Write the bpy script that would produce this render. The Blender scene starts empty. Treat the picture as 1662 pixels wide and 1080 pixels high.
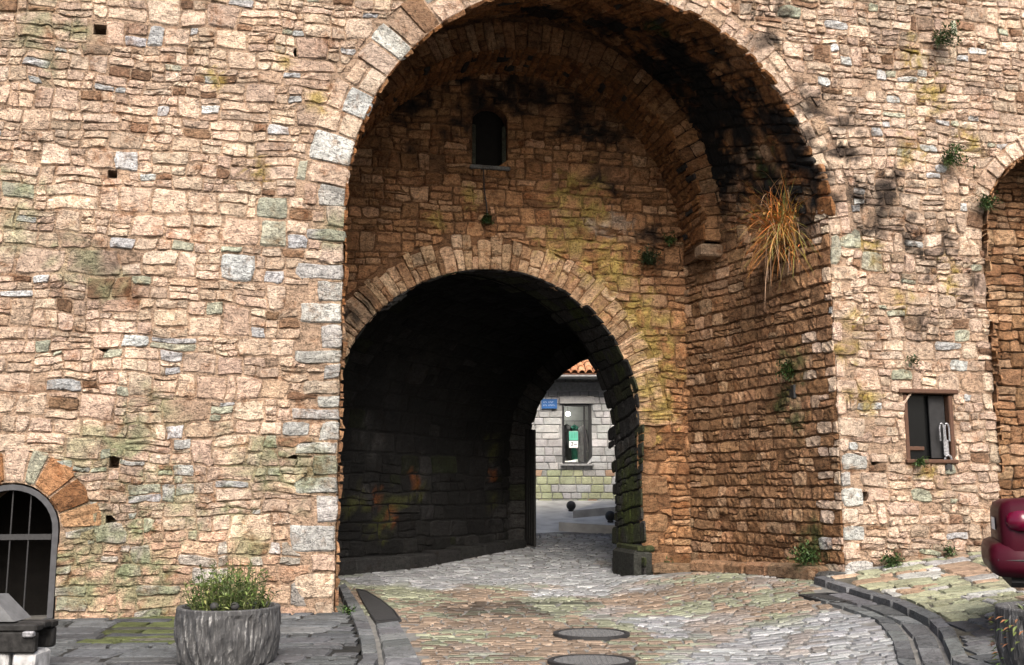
import bpy, math, random
import numpy as np
from mathutils import Vector, noise
from mathutils.geometry import delaunay_2d_cdt

# ------------------------------------------------------------------ camera, sky, sun, exposure
SC = bpy.context.scene
COL = SC.collection
cam = bpy.data.objects.new('camera', bpy.data.cameras.new('camera'))
COL.objects.link(cam)
TILT = math.radians(8.7)
cam.location = (0, 0, 1.6)
cam.rotation_euler = (math.radians(90) + TILT, 0, 0)
cam.data.sensor_width = 36.0
cam.data.lens = 36.0 * 1700 / 1662
cam.data.clip_start = 0.1
cam.data.clip_end = 1500
SC.camera = cam

W = bpy.data.worlds.new('World')
SC.world = W
W.use_nodes = True
nt = W.node_tree
nt.nodes.clear()
SUN_EL, SUN_AZ = math.radians(46), math.radians(170)     # azimuth from +Y clockwise: behind the camera, a little to the right
sky = nt.nodes.new('ShaderNodeTexSky')
sky.sky_type = 'NISHITA'
sky.sun_disc = False
sky.sun_elevation = SUN_EL
sky.sun_rotation = SUN_AZ
sky.air_density = 1.0
sky.dust_density = 6.0
sky.ozone_density = 0.6
bg = nt.nodes.new('ShaderNodeBackground')
bg.inputs['Strength'].default_value = 0.10
out = nt.nodes.new('ShaderNodeOutputWorld')
nt.links.new(sky.outputs[0], bg.inputs[0])
nt.links.new(bg.outputs[0], out.inputs[0])

sun = bpy.data.objects.new('sun', bpy.data.lights.new('sun', 'SUN'))
COL.objects.link(sun)
sun.data.energy = 1.7
sun.data.angle = math.radians(36)
sun.data.color = (1.0, 0.955, 0.90)
sd = Vector((math.sin(SUN_AZ) * math.cos(SUN_EL), math.cos(SUN_AZ) * math.cos(SUN_EL), math.sin(SUN_EL)))
sun.rotation_euler = sd.to_track_quat('Z', 'Y').to_euler()
sun.location = sd * 40

SC.view_settings.view_transform = 'Standard'
SC.view_settings.look = 'None'
SC.view_settings.gamma = 1.0
SC.view_settings.use_curve_mapping = False
SC.view_settings.exposure = 1.72
SC.cycles.max_bounces = 6
SC.cycles.diffuse_bounces = 4
SC.cycles.use_denoising = True

R = random.Random(7)

# ------------------------------------------------------------------ frames of reference
TH = math.radians(12)
P0 = np.array([-2.219, 14.173, 0.0])          # foot of the left corner of the big arch
UX = np.array([math.cos(TH), math.sin(TH), 0])  # along the town wall, to the right
NX = np.array([-math.sin(TH), math.cos(TH), 0])  # into the gate


def wp(s, d, z):
    return (P0[0] + UX[0] * s + NX[0] * d, P0[1] + UX[1] * s + NX[1] * d, z)


def sdof(x, y):
    rx, ry = x - P0[0], y - P0[1]
    return rx * UX[0] + ry * UX[1], rx * NX[0] + ry * NX[1]


def to_px(p):                                   # picture position, only used to pick which stones show largest
    x, y, z = p[0], p[1], p[2] - 1.6
    c, s = math.cos(TILT), math.sin(TILT)
    fw = y * c + z * s
    up = -y * s + z * c
    if fw < 0.5:
        return -1e5, -1e5, 99
    return 831 + 1700 * x / fw, 540 - 1700 * up / fw, fw


def lerp(a, b, t):
    return a + (b - a) * t


def interp(x, xs, ys):
    if x <= xs[0]:
        return ys[0]
    for i in range(1, len(xs)):
        if x <= xs[i]:
            return lerp(ys[i - 1], ys[i], (x - xs[i - 1]) / (xs[i] - xs[i - 1]))
    return ys[-1]


def G(x, y):                                    # height of the carriageway
    s, d = sdof(x, y)
    h = interp(y, [-30, 11, 14.5, 18.5, 21, 24, 27, 29.5, 40, 140], [-0.3, -0.08, -0.03, 0.10, 0.14, 0.46, 0.95, 1.38, 1.7, 2.2])
    e = 0.125 * max(0, s - 4.3) if d < 4.2 else 0.0
    if d > 3.0:
        e *= max(0, (4.2 - d) / 1.2)
    return h + min(e, 2.2)


def gray(px, py, dz=0.0):                       # where a line of sight meets the ground
    dx = (px - 831) / 1700
    dy = (540 - py) / 1700
    r = (dx, math.cos(TILT) - dy * math.sin(TILT), math.sin(TILT) + dy * math.cos(TILT))
    lo, hi = 4.0, 60.0
    for _ in range(50):
        k = (lo + hi) / 2
        if 1.6 + k * r[2] > G(k * r[0], k * r[1]) + dz:
            lo = k
        else:
            hi = k
    return (lo * r[0], lo * r[1])


# ------------------------------------------------------------------ object helpers
def tag(o, label=None, cat=None, group=None, kind=None):
    if label:
        o['label'] = label
    if cat:
        o['category'] = cat
    if group:
        o['group'] = group
    if kind:
        o['kind'] = kind
    return o


def thing(name, loc, label, cat, group=None):
    o = bpy.data.objects.new(name, None)
    o.empty_display_size = 0.2
    o.location = loc
    COL.objects.link(o)
    return tag(o, label, cat, group)


def wloc(o):
    v = Vector((0, 0, 0))
    while o is not None:
        v += o.location
        o = o.parent
    return v


def mesh(name, verts, faces, mat, parent=None, tint=None, smooth=False, kind=None, label=None):
    m = bpy.data.meshes.new(name)
    m.from_pydata([tuple(v) for v in verts], [], faces)
    if tint is not None:
        a = m.color_attributes.new('tint', 'FLOAT_COLOR', 'POINT')
        buf = np.ones((len(verts), 4), dtype=np.float32)
        buf[:, :3] = np.asarray(tint, dtype=np.float32)
        a.data.foreach_set('color', buf.ravel())
    if smooth:
        m.polygons.foreach_set('use_smooth', [True] * len(m.polygons))
    m.materials.append(mat)
    o = bpy.data.objects.new(name, m)
    COL.objects.link(o)
    if parent is not None:
        o.parent = parent
        o.location = -wloc(parent)
    if kind:
        o['kind'] = kind
    if label:
        o['label'] = label
    return o


class MB:
    """collects shapes that become one mesh"""

    def __init__(self):
        self.v, self.f = [], []

    def add(self, v, f):
        n = len(self.v)
        self.v += [tuple(p) for p in v]
        self.f += [tuple(i + n for i in q) for q in f]

    def quad(self, *p):
        self.add(p, [tuple(range(len(p)))])

    def box(self, c, size, rz=0.0, bev=0.0, rx=0.0, ry=0.0):
        hx, hy, hz = [q / 2 for q in size]
        b = min(bev, hx * .9, hy * .9, hz * .9)
        pts = []
        if b <= 0:
            for z in (-hz, hz):
                for x, y in ((-hx, -hy), (hx, -hy), (hx, hy), (-hx, hy)):
                    pts.append((x, y, z))
            fs = [(3, 2, 1, 0), (4, 5, 6, 7), (0, 1, 5, 4), (1, 2, 6, 5), (2, 3, 7, 6), (3, 0, 4, 7)]
        else:
            for z, i in ((-hz, b), (-hz + b, 0), (hz - b, 0), (hz, b)):
                x0, y0 = hx - i, hy - i
                for x, y in ((-x0 + b, -y0), (x0 - b, -y0), (x0, -y0 + b), (x0, y0 - b), (x0 - b, y0), (-x0 + b, y0), (-x0, y0 - b), (-x0, -y0 + b)):
                    pts.append((x, y, z))
            fs = [tuple(range(7, -1, -1)), tuple(range(24, 32))]
            for k in range(3):
                for j in range(8):
                    fs.append((k * 8 + j, k * 8 + (j + 1) % 8, k * 8 + 8 + (j + 1) % 8, k * 8 + 8 + j))
        cz, sz = math.cos(rz), math.sin(rz)
        q = []
        for x, y, z in pts:
            if rx:
                y, z = y * math.cos(rx) - z * math.sin(rx), y * math.sin(rx) + z * math.cos(rx)
            if ry:
                x, z = x * math.cos(ry) + z * math.sin(ry), -x * math.sin(ry) + z * math.cos(ry)
            q.append((c[0] + x * cz - y * sz, c[1] + x * sz + y * cz, c[2] + z))
        self.add(q, fs)

    def tube(self, pts, rad, n=8, cap=True):
        pts = [Vector(p) for p in pts]
        rads = rad if isinstance(rad, (list, tuple)) else [rad] * len(pts)
        rings = []
        for i, p in enumerate(pts):
            d = (pts[min(i + 1, len(pts) - 1)] - pts[max(i - 1, 0)]).normalized()
            a = Vector((0, 0, 1)) if abs(d.z) < .9 else Vector((1, 0, 0))
            x = d.cross(a).normalized()
            y = d.cross(x).normalized()
            rings.append([p + (x * math.cos(2 * math.pi * k / n) + y * math.sin(2 * math.pi * k / n)) * rads[i] for k in range(n)])
        v = [q for r in rings for q in r]
        f = []
        for i in range(len(pts) - 1):
            for k in range(n):
                f.append((i * n + k, i * n + (k + 1) % n, (i + 1) * n + (k + 1) % n, (i + 1) * n + k))
        if cap:
            f += [tuple(range(n)), tuple(range(len(v) - 1, len(v) - n - 1, -1))]
        self.add(v, f)

    def lathe(self, c, prof, n=24, wob=None):
        v, f = [], []
        for i, (r, z) in enumerate(prof):
            for k in range(n):
                a = 2 * math.pi * k / n
                rr = r + (wob(a, z) if wob else 0)
                v.append((c[0] + rr * math.cos(a), c[1] + rr * math.sin(a), c[2] + z))
        for i in range(len(prof) - 1):
            for k in range(n):
                f.append((i * n + k, i * n + (k + 1) % n, (i + 1) * n + (k + 1) % n, (i + 1) * n + k))
        self.add(v, f)

    def build(self, name, mat, parent=None, **kw):
        return mesh(name, self.v, self.f, mat, parent, **kw)


# ------------------------------------------------------------------ materials
def new_mat(name):
    m = bpy.data.materials.new(name)
    m.use_nodes = True
    t = m.node_tree
    return m, t, t.nodes['Principled BSDF']


def stone_mat(name, rough=0.9, spec=0.2, lo=0.48, hi=1.22, bump=1.0, scale=1.0, dist=0.06, pit_lo=0.40, crack=.55, dirt=.85):
    """tint attribute times grain; the grain only has colour and fine relief"""
    m, t, b = new_mat(name)
    N, L = t.nodes, t.links
    at = N.new('ShaderNodeAttribute')
    at.attribute_name = 'tint'
    geo = N.new('ShaderNodeNewGeometry')

    def nz(sc, det, r=0.6, dis=0.0):
        n = N.new('ShaderNodeTexNoise')
        n.inputs['Scale'].default_value = sc * scale
        n.inputs['Detail'].default_value = det
        n.inputs['Roughness'].default_value = r
        n.inputs['Distortion'].default_value = dis
        L.new(geo.outputs['Position'], n.inputs['Vector'])
        return n
    n1 = nz(14, 8, 0.68)
    n2 = nz(1.3, 7, 0.65)
    n3 = nz(46, 5, 0.7, 0.6)
    mr = N.new('ShaderNodeMapRange')
    mr.inputs['From Min'].default_value = 0.3
    mr.inputs['From Max'].default_value = 0.68
    mr.inputs['To Min'].default_value = lo
    mr.inputs['To Max'].default_value = hi
    L.new(n1.outputs[0], mr.inputs['Value'])
    mr2 = N.new('ShaderNodeMapRange')
    mr2.inputs['From Min'].default_value = 0.3
    mr2.inputs['From Max'].default_value = 0.7
    mr2.inputs['To Min'].default_value = 0.66
    mr2.inputs['To Max'].default_value = 1.2
    L.new(n2.outputs[0], mr2.inputs['Value'])
    mu = N.new('ShaderNodeMath')
    mu.operation = 'MULTIPLY'
    L.new(mr.outputs[0], mu.inputs[0])
    L.new(mr2.outputs[0], mu.inputs[1])
    pit = N.new('ShaderNodeMapRange')
    pit.inputs['From Min'].default_value = 0.36
    pit.inputs['From Max'].default_value = 0.49
    pit.inputs['To Min'].default_value = pit_lo
    pit.inputs['To Max'].default_value = 1.0
    L.new(n3.outputs[0], pit.inputs['Value'])
    mu2 = N.new('ShaderNodeMath')
    mu2.operation = 'MULTIPLY'
    L.new(mu.outputs[0], mu2.inputs[0])
    L.new(pit.outputs[0], mu2.inputs[1])
    mp = N.new('ShaderNodeMapping')
    mp.inputs['Scale'].default_value = (3.4, 3.4, 11.0)
    L.new(geo.outputs['Position'], mp.inputs['Vector'])
    nc = N.new('ShaderNodeTexNoise')
    nc.inputs['Scale'].default_value = 1.0
    nc.inputs['Detail'].default_value = 4
    nc.inputs['Distortion'].default_value = .5
    L.new(mp.outputs[0], nc.inputs['Vector'])
    ab = N.new('ShaderNodeMath')
    ab.operation = 'SUBTRACT'
    ab.inputs[1].default_value = .5
    L.new(nc.outputs[0], ab.inputs[0])
    ab2 = N.new('ShaderNodeMath')
    ab2.operation = 'ABSOLUTE'
    L.new(ab.outputs[0], ab2.inputs[0])
    ck = N.new('ShaderNodeMapRange')
    ck.inputs['From Min'].default_value = 0.0
    ck.inputs['From Max'].default_value = 0.022
    ck.inputs['To Min'].default_value = 1 - crack
    ck.inputs['To Max'].default_value = 1.0
    L.new(ab2.outputs[0], ck.inputs['Value'])
    mu3 = N.new('ShaderNodeMath')
    mu3.operation = 'MULTIPLY'
    L.new(mu2.outputs[0], mu3.inputs[0])
    L.new(ck.outputs[0], mu3.inputs[1])
    nd = nz(3.3, 9, .74, .3)
    dm = N.new('ShaderNodeMapRange')
    dm.inputs['From Min'].default_value = 0.53
    dm.inputs['From Max'].default_value = 0.66
    dm.inputs['To Min'].default_value = 0.0
    dm.inputs['To Max'].default_value = dirt
    L.new(nd.outputs[0], dm.inputs['Value'])
    mx = N.new('ShaderNodeMix')
    mx.data_type = 'RGBA'
    mx.blend_type = 'MULTIPLY'
    mx.inputs['B'].default_value = (.52, .36, .25, 1)
    L.new(dm.outputs[0], mx.inputs['Factor'])
    L.new(at.outputs['Color'], mx.inputs['A'])
    vm = N.new('ShaderNodeVectorMath')
    vm.operation = 'SCALE'
    L.new(mx.outputs['Result'], vm.inputs[0])
    L.new(mu3.outputs[0], vm.inputs['Scale'])
    L.new(vm.outputs[0], b.inputs['Base Color'])
    ad = N.new('ShaderNodeMath')
    ad.operation = 'ADD'
    L.new(n1.outputs[0], ad.inputs[0])
    L.new(n3.outputs[0], ad.inputs[1])
    bp = N.new('ShaderNodeBump')
    bp.inputs['Strength'].default_value = bump
    bp.inputs['Distance'].default_value = dist
    ad2 = N.new('ShaderNodeMath')
    ad2.operation = 'MULTIPLY_ADD'
    ad2.inputs[1].default_value = .5
    L.new(ck.outputs[0], ad2.inputs[0])
    L.new(ad.outputs[0], ad2.inputs[2])
    L.new(ad2.outputs[0], bp.inputs['Height'])
    L.new(bp.outputs[0], b.inputs['Normal'])
    b.inputs['Roughness'].default_value = rough
    b.inputs['Specular IOR Level'].default_value = spec
    return m


def plain_mat(name, col, rough=0.6, metal=0.0, spec=0.4, var=0.25, scale=12.0, bump=0.0, coat=0.0):
    m, t, b = new_mat(name)
    N, L = t.nodes, t.links
    geo = N.new('ShaderNodeNewGeometry')
    n = N.new('ShaderNodeTexNoise')
    n.inputs['Scale'].default_value = scale
    n.inputs['Detail'].default_value = 6
    L.new(geo.outputs['Position'], n.inputs['Vector'])
    mr = N.new('ShaderNodeMapRange')
    mr.inputs['From Min'].default_value = 0.3
    mr.inputs['From Max'].default_value = 0.7
    mr.inputs['To Min'].default_value = 1 - var
    mr.inputs['To Max'].default_value = 1 + var
    L.new(n.outputs[0], mr.inputs['Value'])
    vm = N.new('ShaderNodeVectorMath')
    vm.operation = 'SCALE'
    vm.inputs[0].default_value = col
    L.new(mr.outputs[0], vm.inputs['Scale'])
    L.new(vm.outputs[0], b.inputs['Base Color'])
    if bump:
        bp = N.new('ShaderNodeBump')
        bp.inputs['Strength'].default_value = bump
        bp.inputs['Distance'].default_value = 0.01
        L.new(n.outputs[0], bp.inputs['Height'])
        L.new(bp.outputs[0], b.inputs['Normal'])
    b.inputs['Roughness'].default_value = rough
    b.inputs['Metallic'].default_value = metal
    b.inputs['Specular IOR Level'].default_value = spec
    b.inputs['Coat Weight'].default_value = coat
    return m


M_STONE = stone_mat('wall_stone')
M_FLAG = stone_mat('flag_stone', rough=0.85, spec=0.15, lo=.65, hi=1.2, bump=.5, dist=.015, pit_lo=.55, crack=.45, dirt=.2)
M_PAVE = stone_mat('paving_stone', rough=0.6, spec=0.3, lo=0.7, hi=1.2, bump=0.4, dist=.015, pit_lo=.6, crack=.2, dirt=.0)
M_ASHLAR = stone_mat('shop_stone', lo=0.8, hi=1.12, bump=0.25, dist=.015, pit_lo=.75, crack=.1, dirt=.15)
M_LEAF = stone_mat('leaf', rough=0.5, spec=0.3, lo=0.75, hi=1.2, bump=0.0, pit_lo=.9, crack=0, dirt=0)
M_CONC, t_, b_ = new_mat('planter_concrete')
geo_ = t_.nodes.new('ShaderNodeNewGeometry')
mp_ = t_.nodes.new('ShaderNodeMapping')
mp_.inputs['Scale'].default_value = (38, 38, 6.5)
mp_.inputs['Rotation'].default_value = (.12, .1, 0)
nz_ = t_.nodes.new('ShaderNodeTexNoise')
nz_.inputs['Scale'].default_value = 1.0
nz_.inputs['Detail'].default_value = 7
nz_.inputs['Roughness'].default_value = .65
rp_ = t_.nodes.new('ShaderNodeValToRGB')
rp_.color_ramp.elements[0].position = .38
rp_.color_ramp.elements[0].color = (.02, .02, .021, 1)
rp_.color_ramp.elements[1].position = .72
rp_.color_ramp.elements[1].color = (.24, .24, .235, 1)
e_ = rp_.color_ramp.elements.new(.56)
e_.color = (.05, .05, .051, 1)
bp_ = t_.nodes.new('ShaderNodeBump')
bp_.inputs['Strength'].default_value = .9
bp_.inputs['Distance'].default_value = .02
t_.links.new(geo_.outputs['Position'], mp_.inputs['Vector'])
t_.links.new(mp_.outputs[0], nz_.inputs['Vector'])
t_.links.new(nz_.outputs[0], rp_.inputs[0])
t_.links.new(rp_.outputs[0], b_.inputs['Base Color'])
t_.links.new(nz_.outputs[0], bp_.inputs['Height'])
t_.links.new(bp_.outputs[0], b_.inputs['Normal'])
b_.inputs['Roughness'].default_value = .8
M_WOOD = plain_mat('rusty_wood', (0.055, 0.024, 0.012), 0.75, bump=0.4, scale=25)
M_BLACKWOOD = plain_mat('weathered_dark_wood', (0.014, 0.0135, 0.013), 0.75, spec=.2, bump=0.8, scale=18, var=0.6)
M_IRON = plain_mat('dark_iron', (0.02, 0.02, 0.021), 0.6, 0.2, bump=0.2, scale=30)
M_GREYIRON = plain_mat('grey_paint', (0.035, 0.036, 0.040), 0.6, 0.0)
M_STEEL = plain_mat('worn_steel', (0.20, 0.20, 0.21), 0.6, 0.4, var=0.6, scale=40)
M_GLASS = plain_mat('dark_glass', (0.004, 0.0043, 0.0046), 0.25, 0.0, 0.2, var=0.1)
M_DARK = plain_mat('dark_interior', (0.006, 0.0055, 0.005), 0.9, spec=.1)  # near black, paints in the shade inside openings
M_SLAB = plain_mat('grey_cement', (0.075, 0.077, 0.08), 0.8, bump=0.3)
M_PALE = plain_mat('pale_concrete', (0.27, 0.27, 0.27), 0.85, bump=0.8, var=0.6, scale=9)
M_SOIL = plain_mat('soil', (0.035, 0.025, 0.018), 0.95, bump=0.8, scale=40)
M_CAR = plain_mat('dark_red_paint', (0.030, 0.0004, 0.0050), 0.5, 0.0, 0.15, var=0.04, scale=3, coat=0.05)
M_TAIL = plain_mat('tail_lamp_red', (0.075, 0.001, 0.014), 0.22, 0.0, 0.4, var=0.08, coat=0.0)
M_AMBER = plain_mat('tail_lamp_amber', (0.10, 0.018, 0.004), 0.3, 0.0, 0.25, var=0.08, coat=0.0)
M_RUBBER = plain_mat('rubber', (0.018, 0.018, 0.018), 0.75)
M_RIM = plain_mat('wheel_rim', (0.45, 0.45, 0.46), 0.35, 0.8)
M_WHITE = plain_mat('white_paint', (0.75, 0.75, 0.74), 0.5, var=0.06)
M_BLUE = plain_mat('sign_blue', (0.03, 0.12, 0.33), 0.45, var=0.1)
M_GREEN = plain_mat('poster_green', (0.10, 0.42, 0.30), 0.5, var=0.06)
M_DKGREEN = plain_mat('cloth_green', (0.01, 0.10, 0.065), 0.8)
M_CLOTH = plain_mat('dark_cloth', (0.02, 0.02, 0.022), 0.9)
M_GREYCLOTH = plain_mat('grey_cloth', (0.16, 0.16, 0.16), 0.9)
M_INTER = plain_mat('shop_interior_wall', (0.6, 0.6, 0.58), 0.8, var=0.08)
M_BOARD = plain_mat('grey_board', (0.24, 0.24, 0.235), 0.8, bump=0.3)
M_STREET = plain_mat('street_concrete', (0.36, 0.355, 0.34), 0.55, spec=0.4, var=0.3, scale=2.5, bump=0.25)
M_BED = plain_mat('joint_sand', (0.10, 0.098, 0.092), 0.9, var=0.4, scale=8, bump=0.5)
M_TILE = stone_mat('roof_tile', lo=0.75, hi=1.15, bump=0.2, crack=.1, dirt=.4)

m_lamp, t_, b_ = new_mat('lit_lamp')
b_.inputs['Base Color'].default_value = (1, 1, 1, 1)
b_.inputs['Emission Color'].default_value = (1, 0.97, 0.9, 1)
b_.inputs['Emission Strength'].default_value = 6.0
M_LAMP = m_lamp

# clear window glass: real transmission, thin
m_cg, t_, b_ = new_mat('shop_glass')
b_.inputs['Base Color'].default_value = (0.95, 0.97, 0.96, 1)
b_.inputs['Roughness'].default_value = 0.02
b_.inputs['Transmission Weight'].default_value = 1.0
b_.inputs['IOR'].default_value = 1.05
M_CLEAR = m_cg


# ------------------------------------------------------------------ colours of stones
def jit(c, r, a=0.2, h=0.022):
    k = 1 + r.uniform(-a, a)
    return tuple(max(0.004, q * k * (1 + r.uniform(-h, h))) for q in c)


PAL = {
    'lit': [(0.69, 0.515, 0.39), 66, (0.58, 0.415, 0.30), 10, (0.60, 0.60, 0.60), 8, (0.50, 0.50, 0.39), 5, (0.30, 0.18, 0.11), 5, (0.76, 0.59, 0.455), 20],
    'litr': [(0.70, 0.525, 0.40), 66, (0.55, 0.385, 0.27), 12, (0.64, 0.64, 0.63), 4, (0.49, 0.49, 0.38), 3, (0.31, 0.19, 0.12), 7, (0.78, 0.61, 0.47), 20],
    'inner': [(0.46, 0.245, 0.12), 60, (0.35, 0.175, 0.08), 22, (0.55, 0.33, 0.185), 16, (0.24, 0.12, 0.055), 8],  # browner than the front wall: shade of the recess put into the colour
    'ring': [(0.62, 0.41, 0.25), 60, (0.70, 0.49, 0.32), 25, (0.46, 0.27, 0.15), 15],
    'vault': [(0.33, 0.15, 0.058), 60, (0.25, 0.108, 0.04), 25, (0.42, 0.22, 0.105), 12, (0.05, 0.045, 0.042), 6],  # darkest browns, shade under the vault put into the colour
    'reveal': [(0.38, 0.215, 0.115), 55, (0.27, 0.145, 0.072), 25, (0.50, 0.32, 0.195), 18],  # side wall browns, recess shade put into the colour
    'dark': [(0.014, 0.0138, 0.0135), 60, (0.010, 0.0098, 0.0095), 30, (0.024, 0.0235, 0.023), 8, (0.015, 0.018, 0.008), 3],  # near black: shade of the unlit passage put into the stone colour
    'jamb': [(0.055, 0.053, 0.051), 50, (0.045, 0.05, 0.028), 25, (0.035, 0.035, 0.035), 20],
    'quoin': [(0.58, 0.57, 0.54), 60, (0.62, 0.50, 0.39), 25, (0.50, 0.51, 0.41), 15],
    'shop': [(0.44, 0.435, 0.425), 70, (0.37, 0.365, 0.355), 20, (0.50, 0.49, 0.475), 15],
    'shoplow': [(0.40, 0.42, 0.27), 50, (0.42, 0.29, 0.20), 35, (0.36, 0.36, 0.33), 15],
    'sett': [(0.18, 0.187, 0.195), 60, (0.15, 0.155, 0.16), 25, (0.265, 0.273, 0.28), 20],
    'settwarm': [(0.29, 0.265, 0.205), 40, (0.28, 0.29, 0.20), 34, (0.31, 0.215, 0.145), 26],
    'flag': [(0.075, 0.079, 0.083), 60, (0.058, 0.061, 0.064), 25, (0.098, 0.102, 0.106), 15],
    'flagmoss': [(0.06, 0.07, 0.028), 60, (0.06, 0.06, 0.05), 40],
    'crazy': [(0.24, 0.245, 0.165), 50, (0.26, 0.185, 0.13), 28, (0.29, 0.285, 0.27), 25],
    'kerb': [(0.10, 0.104, 0.108), 60, (0.075, 0.078, 0.081), 25, (0.135, 0.139, 0.143), 15],
}


def pick(pal, r, a=0.21):
    L = PAL[pal]
    ws = L[1::2]
    return jit(r.choices(L[0::2], ws)[0], r, a)


def patches(plist, col, thr=0.0, sc=3.0, amt=0.8):
    """lichen, moss, mould and painted shade: patches with a shape of their own, at fixed places on the stone"""
    def fn(p, c):
        for (x, y, z, rad) in plist:
            q = ((p[0] - x) ** 2 + (p[1] - y) ** 2 + (p[2] - z) ** 2) ** .5 / rad
            if q < 1.25:
                k = noise.noise(Vector(p) * sc) * 0.75 + noise.noise(Vector(p) * sc * 3.1) * 0.6 + noise.noise(Vector(p) * sc * 8) * .3 + (0.62 - q * 0.75) - thr
                if k > 0:
                    k = min(1.0, k * 2.0)
                    c = tuple(lerp(c[i], col[i], k * amt) for i in range(3))
        return c
    return fn


# ------------------------------------------------------------------ masonry
class ArchVoid:
    def __init__(self, uc, vc, r, jamb=True):
        self.u, self.v, self.r, self.j = uc, vc, r, jamb

    def inside(self, u, v):
        if v >= self.v or not self.j:
            return math.hypot(u - self.u, v - self.v) < self.r
        return abs(u - self.u) < self.r

    def push(self, u, v, m=0.006):
        if not self.inside(u, v):
            return u, v, False
        r = self.r + m
        if v >= self.v or not self.j or isinstance(self, HalfVoid):
            h = math.hypot(u - self.u, v - self.v) or 1e-6
            return self.u + (u - self.u) / h * r, self.v + (v - self.v) / h * r, True
        return self.u + math.copysign(r, u - self.u), v, True


class HalfVoid(ArchVoid):
    def inside(self, u, v):
        return v >= self.v - .02 and math.hypot(u - self.u, v - self.v) < self.r


class RectVoid:
    def __init__(self, u0, u1, v0, v1):
        self.b = (u0, u1, v0, v1)

    def inside(self, u, v):
        b = self.b
        return b[0] < u < b[1] and b[2] < v < b[3]

    def push(self, u, v, m=0.006):
        if not self.inside(u, v):
            return u, v, False
        b = self.b
        o = [(u - b[0], b[0] - m, v), (b[1] - u, b[1] + m, v), (v - b[2], u, b[2] - m), (b[3] - v, u, b[3] + m)]
        o.sort()
        return o[0][1], o[0][2], True


GA = [0, .055, .28, .5, .72, .945, 1]
GB = [0, .10, .5, .90, 1]


def stone(P, wu, wv, M, r, gap, proud, rough, voids=(), small=False, rnd=0.07, sink=0.024, jt=0.008, warp=0.046):
    ga = GA if not small else [0, .12, .88, 1]
    gb = GB if not small else [0, .16, .84, 1]
    na, nb = len(ga), len(gb)
    g_a, g_b = min(.3, gap / wu), min(.3, gap / wv)
    tilt_u, tilt_v = r.uniform(-1, 1) * rough, r.uniform(-1, 1) * rough
    pr = proud * r.uniform(0.35, 1.3)
    verts = []
    pushed = 0
    sm = Vector((r.uniform(0, 99), r.uniform(0, 99), r.uniform(0, 99)))
    for j, b in enumerate(gb):
        for i, a in enumerate(ga):
            A, B = 2 * a - 1, 2 * b - 1
            k = rnd * (abs(A) ** 3) * (abs(B) ** 3)
            aa = .5 + (a - .5) * (1 - k)
            bb = .5 + (b - .5) * (1 - k * 1.3)
            aa = lerp(g_a, 1 - g_a, aa)
            bb = lerp(g_b, 1 - g_b, bb)
            u, v = P(aa, bb)
            edge = i in (0, na - 1) or j in (0, nb - 1)
            if warp:
                q = Vector((u * 2.6, v * 2.6, 1.7))
                q2 = Vector((u * 7.5, v * 7.5, 4.1))
                du = noise.noise(q) * warp + noise.noise(q2) * warp * .55
                dv = noise.noise(q + Vector((31, 7, 0))) * warp + noise.noise(q2 + Vector((3, 57, 0))) * warp * .55
                u += du
                v += dv * .8
            u += r.uniform(-jt, jt)
            v += r.uniform(-jt, jt) * .8
            for vd in voids:
                u, v, h = vd.push(u, v)
                pushed += h
            if edge:
                dep = -sink
            else:
                ring = i in (1, na - 2) or j in (1, nb - 2)
                dep = pr * (0.62 if ring else 1.0) + tilt_u * A + tilt_v * B + noise.noise(sm + Vector((a * 4.5, b * 3, 0))) * rough * 2.2
                dep = max(dep, 0.002)
            p, n = M(u, v)
            verts.append((p[0] + n[0] * dep, p[1] + n[1] * dep, p[2] + n[2] * dep))
    if pushed > na * nb * 0.62:
        return None
    faces = [(j * na + i, j * na + i + 1, (j + 1) * na + i + 1, (j + 1) * na + i) for j in range(nb - 1) for i in range(na - 1)]
    return verts, faces


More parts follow.
